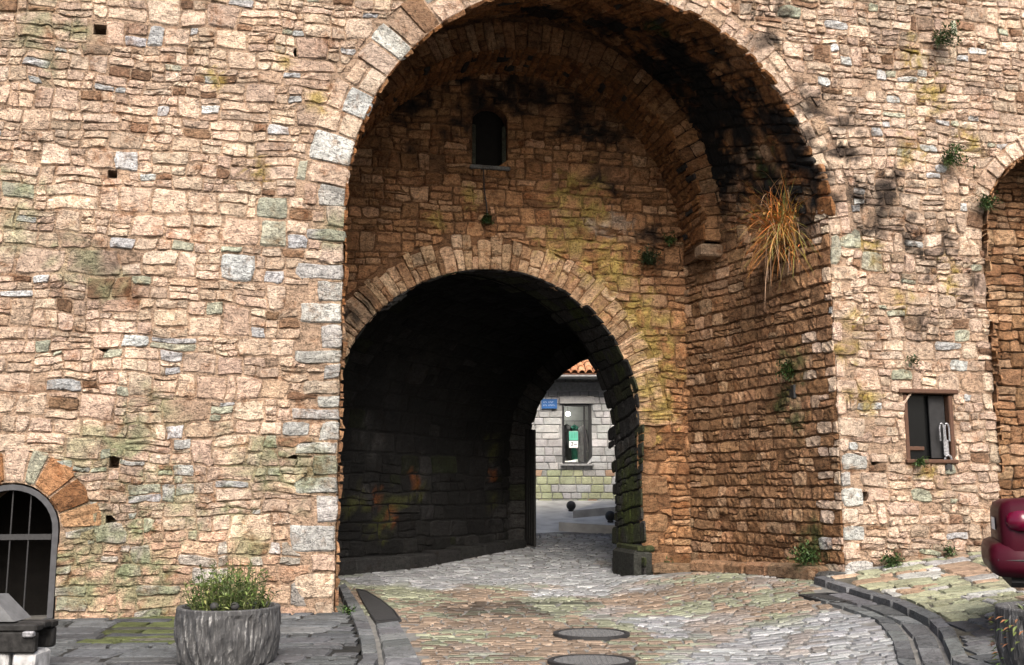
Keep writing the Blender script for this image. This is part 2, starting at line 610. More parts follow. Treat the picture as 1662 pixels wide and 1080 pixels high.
def rubble(u0, u1, v0, v1, r, lift=(.24, .42), w=(.22, .52), amp=.035, mix=(.30, .42, .28), seed=0.0):
    """irregular coursed rubble: yields (P, width, height, centre)"""
    bs = [v0]
    while bs[-1] < v1:
        bs.append(bs[-1] + r.uniform(*lift))
    if v1 - bs[-2] < lift[0] * .6 and len(bs) > 2:
        bs.pop(-2)
    bs[-1] = v1

    def Bk(k, u):
        if k == 0 or k == len(bs) - 1:
            return bs[k]
        return bs[k] + amp * (noise.noise(Vector((u * .55, k * 7.31, seed))) * 1.5 + .45 * noise.noise(Vector((u * 2.3, k * 3.7, seed + 5))))
    res = []
    for k in range(len(bs) - 1):
        H = bs[k + 1] - bs[k]

        def cell(ul0, ul1, ur0, ur1, f0, f1, k=k):
            def P(a, b):
                f = lerp(f0, f1, b)
                u = lerp(lerp(ul0, ul1, b), lerp(ur0, ur1, b), a)
                return u, lerp(Bk(k, u), Bk(k + 1, u), f)
            c = P(.5, .5)
            res.append((P, max(.03, (ur0 + ur1 - ul0 - ul1) / 2), max(.02, (f1 - f0) * H), c))
        u = u0 - r.uniform(0, w[0])
        jl = (0.0, 0.0)
        while u < u1:
            ww = r.uniform(*w)
            if r.random() < .18:
                ww *= 1.45
            nu = u + ww
            jr = (r.uniform(-.03, .03), r.uniform(-.03, .03))
            L0, L1, R0, R1 = u + jl[0], u + jl[1], nu + jr[0], nu + jr[1]
            t = r.random()
            if H < .19 or t < mix[0]:
                if ww > H * 1.9 and r.random() < .45:
                    m = lerp(u, nu, r.uniform(.38, .62))
                    q = r.uniform(-.02, .02)
                    cell(L0, L1, m + q, m - q, 0, 1)
                    cell(m + q, m - q, R0, R1, 0, 1)
                else:
                    cell(L0, L1, R0, R1, 0, 1)
            else:
                n = 2 if t < mix[0] + mix[1] or H < .28 else 3
                cuts = [0] + sorted(min(.85, max(.15, (i + 1) / n + r.uniform(-.13, .13))) for i in range(n - 1)) + [1]
                for f0, f1 in zip(cuts, cuts[1:]):
                    a0, a1 = lerp(L0, L1, f0), lerp(L0, L1, f1)
                    b0, b1 = lerp(R0, R1, f0), lerp(R0, R1, f1)
                    if r.random() < .45 and ww > .26:
                        m = lerp(u, nu, r.uniform(.3, .7))
                        q = r.uniform(-.015, .015)
                        cell(a0, a1, m + q, m - q, f0, f1)
                        cell(m + q, m - q, b0, b1, f0, f1)
                    else:
                        cell(a0, a1, b0, b1, f0, f1)
            u, jl = nu, jr
    return res


class Masonry:
    """collects the stones of one thing; the largest in view become parts, the rest one infill part"""

    def __init__(self, parent, mat, xmin=-40, xmax=1700, ymin=-40, ymax=1120):
        self.p, self.m, self.win = parent, mat, (xmin, xmax, ymin, ymax)
        self.items = {}

    def put(self, st, col, name='stone', stain=None):
        if st is None:
            return
        v, f = st
        cx = sum(p[0] for p in v) / len(v)
        cy = sum(p[1] for p in v) / len(v)
        cz = sum(p[2] for p in v) / len(v)
        x, y, d = to_px((cx, cy, cz))
        ok = self.win[0] < x < self.win[1] and self.win[2] < y < self.win[3]
        q = [to_px(p) for p in v]
        area = (max(a[0] for a in q) - min(a[0] for a in q)) * (max(a[1] for a in q) - min(a[1] for a in q))
        cols = [stain(p, col) for p in v] if stain else [col] * len(v)
        self.items.setdefault(name, []).append((area if ok else 0, v, f, cols))

    def finish(self, limit=290, stuff='rubble_infill'):
        rest = []
        for name, L in self.items.items():
            L.sort(key=lambda t: -t[0])
            n = 0
            for it in L:
                if n < limit and it[0] > 60:
                    mesh(name, it[1], it[2], self.m, self.p, tint=it[3])
                    n += 1
                else:
                    rest.append(it)
        if rest:
            b = MB()
            tint = []
            for a, v, f, c in rest:
                b.add(v, f)
                tint += list(c)
            b.build(stuff, self.m, self.p, tint=tint, kind='stuff')


def plane_map(d, flip=1):
    n = (-NX[0] * flip, -NX[1] * flip, 0)

    def Mp(s, z):
        return wp(s, d, z), n
    return Mp


def line_map(a, b):
    """upright wall between two (s,d) points; u runs from a to b, normal to the right of a->b"""
    A, B = Vector(wp(a[0], a[1], 0)), Vector(wp(b[0], b[1], 0))
    t = (B - A).normalized()
    n = Vector((t.y, -t.x, 0))

    def Mp(u, z):
        return (A.x + t.x * u, A.y + t.y * u, z), (n.x, n.y, 0)
    return Mp, (B - A).length


class Curve:
    def __init__(self, sc, zc, r, zb):
        self.s, self.z, self.r, self.b = sc, zc, r, zb

    def at(self, k):          # k 0..1 left jamb, 1..2 arc, 2..3 right jamb
        if k < 1:
            return self.s - self.r, lerp(self.b, self.z, k)
        if k <= 2:
            a = math.pi * (2 - k)
            return self.s + self.r * math.cos(a), self.z + self.r * math.sin(a)
        return self.s + self.r, lerp(self.z, self.b, k - 2)


class Loft:
    def __init__(self, c0, d0, c1, d1):
        self.c0, self.d0, self.c1, self.d1 = c0, d0, c1, d1
        self.h = (c0.z - c0.b + c1.z - c1.b) / 2
        self.arc = math.pi * (c0.r + c1.r) / 2
        self.len = 2 * self.h + self.arc
        self.w = math.hypot(d1 - d0, (c0.s - c1.s))
        self.ax = ((c0.s + c1.s) / 2, (c0.z + c1.z) / 2, (d0 + d1) / 2)

    def pos(self, u, v):
        t = u / self.w
        if v < self.h:
            k = v / self.h
        elif v < self.h + self.arc:
            k = 1 + (v - self.h) / self.arc
        else:
            k = 2 + (v - self.h - self.arc) / self.h
        k = min(3, max(0, k))
        a, b = self.c0.at(k), self.c1.at(k)
        return Vector(wp(lerp(a[0], b[0], t), lerp(self.d0, self.d1, t), lerp(a[1], b[1], t)))

    def M(self, u, v):
        p = self.pos(u, v)
        e = .02
        du = self.pos(u + e, v) - self.pos(u - e, v)
        dv = self.pos(u, v + e) - self.pos(u, v - e)
        n = du.cross(dv).normalized()
        t = u / self.w
        ax = Vector(wp(lerp(self.c0.s, self.c1.s, t), lerp(self.d0, self.d1, t), min(p.z, lerp(self.c0.z, self.c1.z, t))))
        if n.dot(ax - p) < 0:
            n = -n
        return tuple(p), tuple(n)

    def core(self, mb, off=.016, nv=60, nu=2):
        vs = []
        for j in range(nv + 1):
            v = self.len * j / nv
            for u in [self.w * i / nu for i in range(nu + 1)]:
                p, n = self.M(min(max(u, .001), self.w - .001), min(max(v, .001), self.len - .001))
                vs.append(tuple(p[i] - n[i] * off for i in range(3)))
        fs = []
        for j in range(nv):
            for i in range(nu):
                a = j * (nu + 1) + i
                fs.append((a, a + 1, a + nu + 2, a + nu + 1))
        mb.add(vs, fs)


def arch_poly(uc, vc, r, vb, n=28):
    pts = [(uc - r, vb)]
    for i in range(n + 1):
        a = math.pi * (1 - i / n)
        pts.append((uc + r * math.cos(a), vc + r * math.sin(a)))
    pts.append((uc + r, vb))
    return pts


def inpoly(p, poly):
    x, y = p
    c = False
    j = len(poly) - 1
    for i in range(len(poly)):
        xi, yi = poly[i]
        xj, yj = poly[j]
        if (yi > y) != (yj > y) and x < (xj - xi) * (y - yi) / (yj - yi) + xi:
            c = not c
        j = i
    return c


def core_sheet(mb, rect, holes, d, flip=1, grid=0):
    """mortar bed with openings; holes: list of (polygon, depth, has_back)"""
    u0, u1, v0, v1 = rect
    pts = [(u0, v0), (u1, v0), (u1, v1), (u0, v1)]
    edges = [(0, 1), (1, 2), (2, 3), (3, 0)]
    for poly, dep, back in holes:
        n = len(pts)
        pts += poly
        edges += [(n + i, n + (i + 1) % len(poly)) for i in range(len(poly))]
    if grid:
        pts += [(u0 + (i + .5) * grid, v0 + (j + .5) * grid) for i in range(int((u1 - u0) / grid)) for j in range(int((v1 - v0) / grid))]
    vs, es, fs, *_ = delaunay_2d_cdt([Vector(p) for p in pts], edges, [], 0, 1e-5)
    keep = []
    for f in fs:
        c = (sum(vs[i][0] for i in f) / len(f), sum(vs[i][1] for i in f) / len(f))
        if not (u0 < c[0] < u1 and v0 < c[1] < v1):
            continue
        if any(inpoly(c, h[0]) for h in holes):
            continue
        keep.append(tuple(f))
    mb.add([wp(v[0], d, v[1]) for v in vs], keep)
    for poly, dep, back in holes:
        if not dep:
            continue
        n = len(poly)
        v = [wp(p[0], d, p[1]) for p in poly] + [wp(p[0], d + dep * flip, p[1]) for p in poly]
        f = [(i, (i + 1) % n, n + (i + 1) % n, n + i) for i in range(n)]
        if back:
            f.append(tuple(range(n, 2 * n)))
        mb.add(v, f)


def rect_poly(b):
    return [(b[0], b[2]), (b[1], b[2]), (b[1], b[3]), (b[0], b[3])]


def ring_stones(ms, M, uc, vc, r0, r1, a0, a1, w, pal, r, name='voussoir', split=.4, gap=.006, proud=.03, rough=.012, stain=None, alt=None, rj=.05, warp=.018):
    a = a0
    sg = 1 if a1 > a0 else -1
    i = 0
    while (a1 - a) * sg > 0.02:
        da = r.uniform(*w) / ((r0 + r1) / 2) * sg
        b = a + da
        if (a1 - b) * sg < abs(da) * .35:
            b = a1
        ro = r1 + r.uniform(-rj, rj)
        cuts = [r0, ro]
        if r.random() < split:
            cuts = [r0, lerp(r0, ro, r.uniform(.4, .65)), ro]
        for q0, q1 in zip(cuts, cuts[1:]):
            def P(x, y, a=a, b=b, q0=q0, q1=q1):
                an = lerp(a, b, x)
                rr = lerp(q0, q1, y)
                return uc + rr * math.cos(an), vc + rr * math.sin(an)
            p_ = pal if not alt or r.random() > alt[1] else alt[0]
            ms.put(stone(P, abs(b - a) * (q0 + q1) / 2, q1 - q0, M, r, gap, proud, rough, jt=.007, warp=warp), pick(p_, r), name, stain)
        a = b
        i += 1


# mortar colours go through the same material
def core_build(mb, name, parent, col, mat=None, stain=None):
    return mb.build(name, mat or M_STONE, parent, tint=[stain(p, col) if stain else col for p in mb.v])


MORT = (0.50, 0.355, 0.25)
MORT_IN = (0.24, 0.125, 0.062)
MORT_DK = (0.012, 0.0117, 0.0115)  # passage mortar, darkened with the same painted shade

# measures of the openings, in wall coordinates
A1 = (3.57, 5.53, 3.667)        # big arch: centre, springing, radius
C1 = Curve(3.57, 5.53, 3.667, -.4)
C2 = Curve(3.079, 6.326, 3.536, -.4)
C3 = Curve(3.056, 5.997, 3.21, 5.75)
C4 = Curve(2.628, 2.79, 2.715, -.3)
C5 = Curve(2.192, 2.563, 3.128, -.3)
C6 = Curve(2.2, 2.57, 3.40, -.3)
C7 = Curve(6.92, 2.57, 2.80, -.3)
C8 = Curve(6.92, 2.566, 2.34, -.3)
DR, DB, DC, DE, DX = 2.6, 3.6, 4.8, 9.0, 9.9
TOP, TOPB = 10.9, 6.25

yl = lambda *L: patches([(*wp(s, d, z), q) for s, d, z, q in L], (0.34, 0.26, 0.045), 0.0, 5)
STAIN_LIT = patches([(*wp(s, 0, z), q) for s, z, q in ((-1.3, 5.95, .22), (-1.0, 7.6, .2), (-.5, 7.0, .25), (-1.9, 7.3, .2), (9.2, 7.9, .45), (8.7, 7.0, .35), (9.8, 7.2, .3), (8.9, 8.6, .3), (8.0, 5.3, .3), (8.4, 4.6, .25), (7.6, 4.2, .3), (7.7, 3.0, .35), (8.7, 1.9, .3), (9.3, 5.0, .3), (7.5, 3.7, .3))], (0.40, 0.30, 0.06), .1, 6)
STAIN_BLK = patches([(*wp(s, 0, z), q) for s, z, q in ((7.32, 6.1, .35), (7.2, 6.6, .35), (7.0, 7.1, .3), (8.9, 5.1, .35), (8.7, 4.2, .3), (9.3, 5.5, .3), (9.75, 4.9, .3), (8.45, 6.5, .35), (7.0, 7.7, .35), (7.25, 6.9, .3), (7.7, 6.75, .35), (7.85, 6.3, .45), (8.1, 5.8, .4), (7.55, 7.3, .5), (8.3, 6.2, .4), (6.3, 8.6, .4), (8.6, 5.6, .35), (7.8, 5.6, .3), (9.6, 4.7, .3), (6.6, 9.1, .5))], (0.040, 0.028, 0.021), .02, 4, .88)
STAIN_GRN = patches([(*wp(s, 0, z), q) for s, z, q in ((-2.6, 2.5, .5), (-2.2, 1.5, .6), (-1.2, 1.9, .6), (-.6, 1.9, .5), (-3.0, 1.0, .6), (-2.6, .6, .6), (-1.2, 1.1, .5), (-3.3, .35, .5), (-2.3, .3, .5), (-3.2, 2.1, .5), (-.2, 5.2, .35), (-4.2, 7.7, .6), (-4.4, 5.3, .6), (-3.4, 4.6, .5))], (0.30, 0.34, 0.19), .05, 3, .6)


def stain_front(p, c):
    return STAIN_GRN(p, STAIN_BLK(p, STAIN_LIT(p, c)))


# ================================================================== GROUND
def sheet(name, xs, ys, off, mat, tintcol=None):
    v, f = [], []
    for y in ys:
        for x in xs:
            v.append((x, y, G(x, y) + off))
    nx = len(xs)
    for j in range(len(ys) - 1):
        for i in range(nx - 1):
            f.append((j * nx + i, j * nx + i + 1, (j + 1) * nx + i + 1, (j + 1) * nx + i))
    o = mesh(name, v, f, mat, smooth=True)
    o['kind'] = 'structure'
    return o


rng_ = lambda a, b, n: [a + (b - a) * i / n for i in range(n + 1)]
ground = sheet('ground', [-300, -120, -60, -30, -15] + rng_(-8, 14, 110) + [20, 40, 80, 150, 300],
               [-200, -80, -30, -10] + rng_(0, 32, 160) + [40, 60, 100, 180, 400], -.014, M_BED)

# outline of the carriageway, left and right, as ground points
LEFT_K = [(-0.75, 4.0), gray(690, 1079), gray(668, 1040), gray(650, 1010), gray(612, 975), gray(574, 950)]
RIGHT_S = [(3.75, 4.0), (3.65, 8.0), gray(1455, 1079), gray(1445, 1040), gray(1420, 1008), gray(1370, 990), gray(1310, 972)]
RIGHT_K = [(4.45, 4.0), (4.3, 8.0), gray(1545, 1079, .05), gray(1524, 1030, .05), gray(1503, 1008, .05), gray(1452, 983, .05), gray(1372, 958, .05), gray(1318, 942, .04)]


def x_at(line, y):
    if y <= line[0][1]:
        return line[0][0]
    for a, b in zip(line, line[1:]):
        if y <= b[1]:
            return lerp(a[0], b[0], (y - a[1]) / (b[1] - a[1]))
    return None


def on_road(x, y):
    s, d = sdof(x, y)
    if d > DX + .2:
        return False
    if d < .3:
        l = x_at(LEFT_K, y)
        if l is None:
            l = LEFT_K[-1][0] + (y - LEFT_K[-1][1]) * -.15
        rr = x_at(RIGHT_S, y)
        if rr is None:
            rr = RIGHT_S[-1][0] + (y - RIGHT_S[-1][1]) * .4
            if s > 7.0:
                return False
        return l < x < rr
    if d < DR:
        return -.3 < s < 7.1 - .2 * d
    if d < DC:
        return 0.0 < s < 5.3
    k = (d - DC) / (DE - DC)
    if d < DE:
        return lerp(-1.0, 4.3, k) < s < lerp(5.4, 9.5, k)
    return 4.6 < s < 9.2


road = bpy.data.objects.new('road', None)
road.location = (1.5, 12, G(1.5, 12))
COL.objects.link(road)
road['kind'] = 'structure'
ms = Masonry(road, M_PAVE)


def gmap(x, y):
    e = .15
    dzx = (G(x + e, y) - G(x - e, y)) / (2 * e)
    dzy = (G(x, y + e) - G(x, y - e)) / (2 * e)
    n = Vector((-dzx, -dzy, 1)).normalized()
    return (x, y, G(x, y)), tuple(n)


rw = random.Random(11)
for P, wu, wv, c in rubble(-3.5, 6.5, 7.5, 25.2, rw, lift=(.11, .15), w=(.20, .46), amp=.02, mix=(1, 0, 0), seed=3):
    if not on_road(*c):
        continue
    warm = noise.noise(Vector((c[0] * .45, c[1] * .4, 4))) * .8 + noise.noise(Vector((c[0] * 1.4, c[1] * 1.1, 9))) * .6 + interp(c[1], [9, 11.2, 13, 16, 17.6, 19], [0, .15, .35, .4, .0, -.6]) + interp(c[0], [-1, .9, 1.8, 3.5], [.25, .1, -.45, -.5]) * interp(c[1], [13.2, 15], [1, .3])
    col = pick('sett', rw, .2)
    warm += .14
    col = tuple(q * .9 for q in col)
    if warm > -.05:
        hue = noise.noise(Vector((c[0] * .8, c[1] * .7, 19))) + rw.uniform(-.25, .25)
        tgt = (0.165, 0.175, 0.12) if hue > .08 else (0.165, 0.122, 0.088)
        kk = min(1, (warm + .05) * 2.2 + .3)
        col = tuple(lerp(col[i], tgt[i] * (col[1] / .22), kk) for i in range(3))
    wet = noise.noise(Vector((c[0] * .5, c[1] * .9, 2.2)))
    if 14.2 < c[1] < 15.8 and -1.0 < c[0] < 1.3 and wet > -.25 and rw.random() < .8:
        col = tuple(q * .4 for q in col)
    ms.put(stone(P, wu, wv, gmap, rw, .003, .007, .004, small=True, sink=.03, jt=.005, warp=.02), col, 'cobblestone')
ms.finish(295, 'cobblestone_infill')

# street beyond the gate
sx0 = 24.0
v, f = [], []
xs, ys = rng_(-14, 16, 30), rng_(23.4, 29.5, 20)
for y in ys:
    for x in xs:
        v.append((x, y, G(x, y) - (.03 if sdof(x, y)[1] < DX + .3 else -.004)))
for j in range(len(ys) - 1):
    for i in range(len(xs) - 1):
        a = j * len(xs) + i
        f.append((a, a + 1, a + len(xs) + 1, a + len(xs)))
street = mesh('street', v, f, M_STREET, smooth=True)
street['kind'] = 'structure'


# ---- kerbs and slab bands, stones laid along a line
def band(ms, la, lb, r, length, pal, top, th, name):
    """slabs between two ground lines la, lb (same number of points)"""
    def pt(line, t):
        n = len(line) - 1
        i = min(n - 1, int(t * n))
        k = t * n - i
        return lerp(line[i][0], line[i + 1][0], k), lerp(line[i][1], line[i + 1][1], k)
    tot = sum(math.dist(a, b) for a, b in zip(la, la[1:]))
    # parametrise by arc length
    cum = [0]
    for a, b in zip(la, la[1:]):
        cum.append(cum[-1] + math.dist(a, b))

    def tt(l):
        for i in range(len(la) - 1):
            if l <= cum[i + 1] + 1e-9:
                return (i + (l - cum[i]) / (cum[i + 1] - cum[i])) / (len(la) - 1)
        return 1.0
    l = 0
    while l < tot - .08:
        n = min(tot, l + r.uniform(*length))
        if tot - n < length[0] * .5:
            n = tot
        dz = r.uniform(-.004, .004)

        def P(a, b, l=l, n=n):
            t = tt(lerp(l, n, a))
            p, q = pt(la, t), pt(lb, t)
            return lerp(p[0], q[0], b), lerp(p[1], q[1], b)

        def M(x, y, dz=dz):
            return (x, y, G(x, y) + top + dz), (0, 0, 1)
        w = math.dist(P(.5, 0), P(.5, 1))
        ms.put(stone(P, n - l, w, M, r, .005, .008, .002, sink=th, jt=.003, rnd=.03, warp=0), pick(pal, r, .2), name)
        l = n


def offs(line, dx):
    return [(x + dx, y) for x, y in line]


rk = random.Random(5)
kerb = bpy.data.objects.new('kerb', None)
kerb.location = (-1.2, 11, 0)
COL.objects.link(kerb)
kerb['kind'] = 'structure'
ms = Masonry(kerb, M_FLAG)
LK0 = [(-1.62, 4.0), gray(585, 1079, .05), gray(582, 1045, .05), gray(572, 1015, .05), gray(560, 985, .05), gray(549, 958, .05)]
LK1 = [(-1.32, 4.0), gray(617, 1079, .05), gray(612, 1045, .05), gray(602, 1018, .05), gray(585, 985, .05), gray(560, 951, .05)]
band(ms, LK1, LK0, rk, (.5, .85), 'kerb', .10, .16, 'kerbstone')
LG = LEFT_K[:4]
LG0 = [(LK1[0][0] + .01, LK1[0][1]), gray(619, 1079), gray(614, 1045), gray(606, 1016)]
band(ms, LG, LG0, rk, (.45, .8), 'kerb', .020, .07, 'gutter_slab')
ms.finish()
kerb2 = bpy.data.objects.new('kerb', None)
kerb2.location = (4.2, 11, 0)
COL.objects.link(kerb2)
kerb2['kind'] = 'structure'
ms = Masonry(kerb2, M_FLAG)
RS = [RIGHT_S[0], RIGHT_S[1], RIGHT_S[2], RIGHT_S[3], RIGHT_S[4], RIGHT_S[5], RIGHT_S[6]]
RK = [RIGHT_K[0], RIGHT_K[1], RIGHT_K[2], RIGHT_K[3], RIGHT_K[4], RIGHT_K[5], RIGHT_K[6]]
RM = [((a[0] * .55 + b[0] * .45), (a[1] * .55 + b[1] * .45)) for a, b in zip(RS, RK)]
band(ms, RS, [(a[0] - .012, a[1]) for a in RM], rk, (.35, .6), 'kerb', .020, .07, 'gutter_slab')
band(ms, RM, [(a[0] - .012, a[1]) for a in RK], rk, (.5, .95), 'kerb', .022, .07, 'gutter_slab')
RK2 = [(x + .19, y + .03) for x, y in RIGHT_K]
band(ms, RIGHT_K, RK2, rk, (.45, .8), 'kerb', .075, .16, 'kerbstone')
ms.finish()


# ---- pavements
def bed(name, parent, x0, x1, y0, y1, off, test, col):
    v, f, idx = [], [], {}
    st = .12
    nx, ny = int((x1 - x0) / st), int((y1 - y0) / st)
    for j in range(ny):
        for i in range(nx):
            if not test(x0 + (i + .5) * st, y0 + (j + .5) * st):
                continue
            q = []
            for di, dj in ((0, 0), (1, 0), (1, 1), (0, 1)):
                k = (i + di, j + dj)
                if k not in idx:
                    idx[k] = len(v)
                    X, Y = x0 + k[0] * st, y0 + k[1] * st
                    v.append((X, Y, G(X, Y) + off))
                q.append(idx[k])
            f.append(tuple(q))
    return mesh(name, v, f, M_FLAG, parent, tint=[col] * len(v))


def pav_map(off):
    def Mp(x, y):
        return (x, y, G(x, y) + off), (0, 0, 1)
    return Mp


pv = bpy.data.objects.new('pavement', None)
pv.location = (-3.5, 12, .02)
COL.objects.link(pv)
pv['kind'] = 'structure'
rp = random.Random(21)
ms = Masonry(pv, M_FLAG)
for P, wu, wv, c in rubble(-9, -1.2, 5.0, 14.6, rp, lift=(.3, .55), w=(.45, 1.0), amp=.10, mix=(.5, .5, 0), seed=12):
    s, d = sdof(*c)
    if d > .12 or s > .3:
        continue
    kx = x_at(LK0, c[1])
    if kx is None:
        kx = LK0[-1][0]
    if c[0] - wu * .5 > kx:
        continue
    vd = []
    moss = noise.noise(Vector((c[0] * .8, c[1] * 1.2, 31))) + interp(c[0], [-5.2, -4.6, -3.2, -2.7], [-.4, .45, .45, -.5])
    clip = RectVoid(kx - .015, 9, -99, 99)
    ms.put(stone(P, wu, wv, pav_map(.085), rp, .005, .007, .003, voids=[clip], sink=.03, jt=.012, warp=.07), pick('flagmoss' if moss > .35 and c[1] > 11.2 else 'flag', rp, .22), 'flagstone')
bed('joint_bed', pv, -9, -.9, 5, 14.6, .068, lambda x, y: sdof(x, y)[1] < .1 and x < (x_at(LK0, y) or LK0[-1][0]) + .03, (.02, .02, .019))
ms.finish(290, 'flagstone_infill')

pv2 = bpy.data.objects.new('pavement', None)
pv2.location = (6, 12, .4)
COL.objects.link(pv2)
pv2['kind'] = 'structure'
ms = Masonry(pv2, M_FLAG)
fl0, fl1 = gray(1545, 1001, .12), gray(1660, 985, .12)
for P, wu, wv, c in rubble(4.0, 14, 4.0, 17.6, rp, lift=(.26, .46), w=(.3, .75), amp=.10, mix=(.55, .45, 0), seed=40):
    s, d = sdof(*c)
    if d > .1:
        continue
    kx = x_at(RK2, c[1])
    if kx is None:
        if s < 7.0:
            continue
        kx = -9
    if c[0] + wu * .5 < kx:
        continue
    line = fl0[1] + (c[0] - fl0[0]) * (fl1[1] - fl0[1]) / (fl1[0] - fl0[0])
    dark = c[1] < line
    clip = RectVoid(-99, kx + .012, -99, 99)
    ms.put(stone(P, wu, wv, pav_map(.075), rp, .005 if dark else .010, .008, .008 if not dark else .003, voids=[clip], sink=.03, jt=.012, warp=.06), pick('flag' if dark else 'crazy', rp, .22), 'flagstone')
bed('joint_bed', pv2, 3.6, 14, 4, 17.6, .058, lambda x, y: sdof(x, y)[1] < .1 and ((x_at(RK2, y) is not None and x > x_at(RK2, y) - .06) or (x_at(RK2, y) is None and sdof(x, y)[0] > 7.1)), (.08, .075, .06))
ms.finish(290, 'flagstone_infill')

# ================================================================== TOWN WALL, LEFT OF THE ARCH
rl = random.Random(101)
wl = thing('town_wall', wp(-3, 0, 0), 'sunlit pinkish rubble wall to the left of the big arch, with pale corner blocks', 'wall')
Mf = plane_map(0)
ms = Masonry(wl, M_STONE, xmax=1000)
HOLES_L = [(-4.14, 7.79), (-3.46, 7.83), (-.81, 7.74), (-3.19, 5.81), (-3.17, 3.48), (-2.96, 1.99), (-1.78, 2.0), (-.71, 2.03), (-.69, 1.38), (-2.96, 1.25)]
hole_b = []
for s, z in HOLES_L:
    w_, h_ = rl.uniform(.055, .085), rl.uniform(.05, .075)
    hole_b.append((s - w_, s + w_, z - h_, z + h_))
NICHE_ = (-4.16, 1.13, .585)
RING = 0.60
voids = [ArchVoid(A1[0], A1[1], A1[2]), HalfVoid(A1[0], A1[1], A1[2] + RING - .02), ArchVoid(*NICHE_), HalfVoid(-4.16, 1.13, 1.0)]
hv = [RectVoid(*b) for b in hole_b]
# corner blocks
z = -.12
quoins = []
k = 0
while z < 5.5:
    h = rl.uniform(.17, .40) if z > 1.0 else rl.uniform(.25, .45)
    if z + h > 5.35:
        h = 5.56 - z
    w_ = (.60 if k % 2 else .30) + rl.uniform(-.08, .1)
    quoins.append((-.1 - w_, -.1, z, z + h))
    z += h
    k += 1
for q in quoins:
    def P(a, b, q=q):
        return lerp(q[0], q[1], a), lerp(q[2], q[3], b)
    hit = [v_ for v_, b in zip(hv, hole_b) if b[0] < q[1] and b[1] > q[0] and b[2] < q[3] and b[3] > q[2]]
    pal = 'quoin' if q[3] > 1.15 else 'lit'
    ms.put(stone(P, q[1] - q[0], q[3] - q[2], Mf, rl, .007, .028, .008, voids=hit, jt=.005, rnd=.04), pick(pal, rl, .12), 'quoin', stain_front)
voids += [RectVoid(q[0], q[1] + .3, q[2], q[3]) for q in quoins]
ring_stones(ms, Mf, A1[0], A1[1], A1[2], A1[2] + RING, math.pi, math.pi / 2, (.28, .46), 'lit', rl, split=.65, stain=stain_front, alt=('quoin', .35), proud=.016, rj=.11, warp=.035, gap=.001)
ring_stones(ms, Mf, -4.16, 1.13, .58, 1.06, math.radians(2), math.radians(178), (.18, .34), 'lit', rl, split=.0, alt=('inner', .6), proud=.02, rj=.12, warp=.02)
fine = patches([], (0, 0, 0))
for P, wu, wv, c in rubble(-6.6, A1[0], -.15, TOP, rl, lift=(.15, .38), w=(.13, .48), amp=.07, seed=1):
    near = [v_ for v_ in voids + hv if abs((v_.u if hasattr(v_, 'u') else (v_.b[0] + v_.b[1]) / 2) - c[0]) < 5.5]
    if any(v_.inside(*c) for v_ in hv) or rl.random() < .012:
        continue
    if c[0] > A1[0] - .02:
        continue
    drk = noise.noise(Vector((c[0] * .5, c[1] * .55, 77)))
    pal = 'lit'
    col = pick(pal, rl)
    if drk > .28 and rl.random() < .5:
        col = tuple(q * .72 for q in col)
    if c[1] < 2.5 and rl.random() < .17:
        col = pick('quoin', rl, .25)
    if c[1] < 1.1:
        col = (col[0] * .93, col[1] * .84, col[2] * .78)
    ms.put(stone(P, wu, wv, Mf, rl, rl.uniform(.0005, .006), .015, .013, voids=near), col, 'stone', stain_front)
ms.finish(290)
mb = MB()
big = arch_poly(A1[0], A1[1], A1[2] + .03, -.5)
nich = arch_poly(-4.16, 1.13, .60, -.5, 16)
core_sheet(mb, (-6.9, A1[0] + .005, -.45, TOP), [(big, 0, False), (nich, 1.4, True)] + [(rect_poly(b), .32, True) for b in hole_b], .011, grid=.16)
core_build(mb, 'mortar_bed', wl, MORT, stain=stain_front)
mb = MB()      # top and return of the wall, closing the mass behind the face
mb.quad(wp(-6.9, .05, TOP), wp(13.6, .05, TOP), wp(13.6, 4.3, TOP), wp(-6.9, 4.3, TOP))
mb.quad(wp(-6.9, 4.3, TOP), wp(13.6, 4.3, TOP), wp(13.6, 4.3, TOPB), wp(-6.9, 4.3, TOPB))
mb.quad(wp(-6.9, 4.3, TOPB), wp(13.6, 4.3, TOPB), wp(13.6, DX, TOPB), wp(-6.9, DX, TOPB))
mb.quad(wp(-6.9, .05, -.4), wp(-6.9, 4.3, -.4), wp(-6.9, 4.3, TOP), wp(-6.9, .05, TOP))
mb.quad(wp(-6.9, 4.3, -.4), wp(-6.9, DX, -.4), wp(-6.9, DX, TOPB), wp(-6.9, 4.3, TOPB))
mb.quad(wp(13.6, .05, -.4), wp(13.6, 4.3, -.4), wp(13.6, 4.3, TOP), wp(13.6, .05, TOP))
mb.quad(wp(13.6, 4.3, -.4), wp(13.6, DX, -.4), wp(13.6, DX, TOPB), wp(13.6, 4.3, TOPB))
core_build(mb, 'wall_top', wl, MORT)

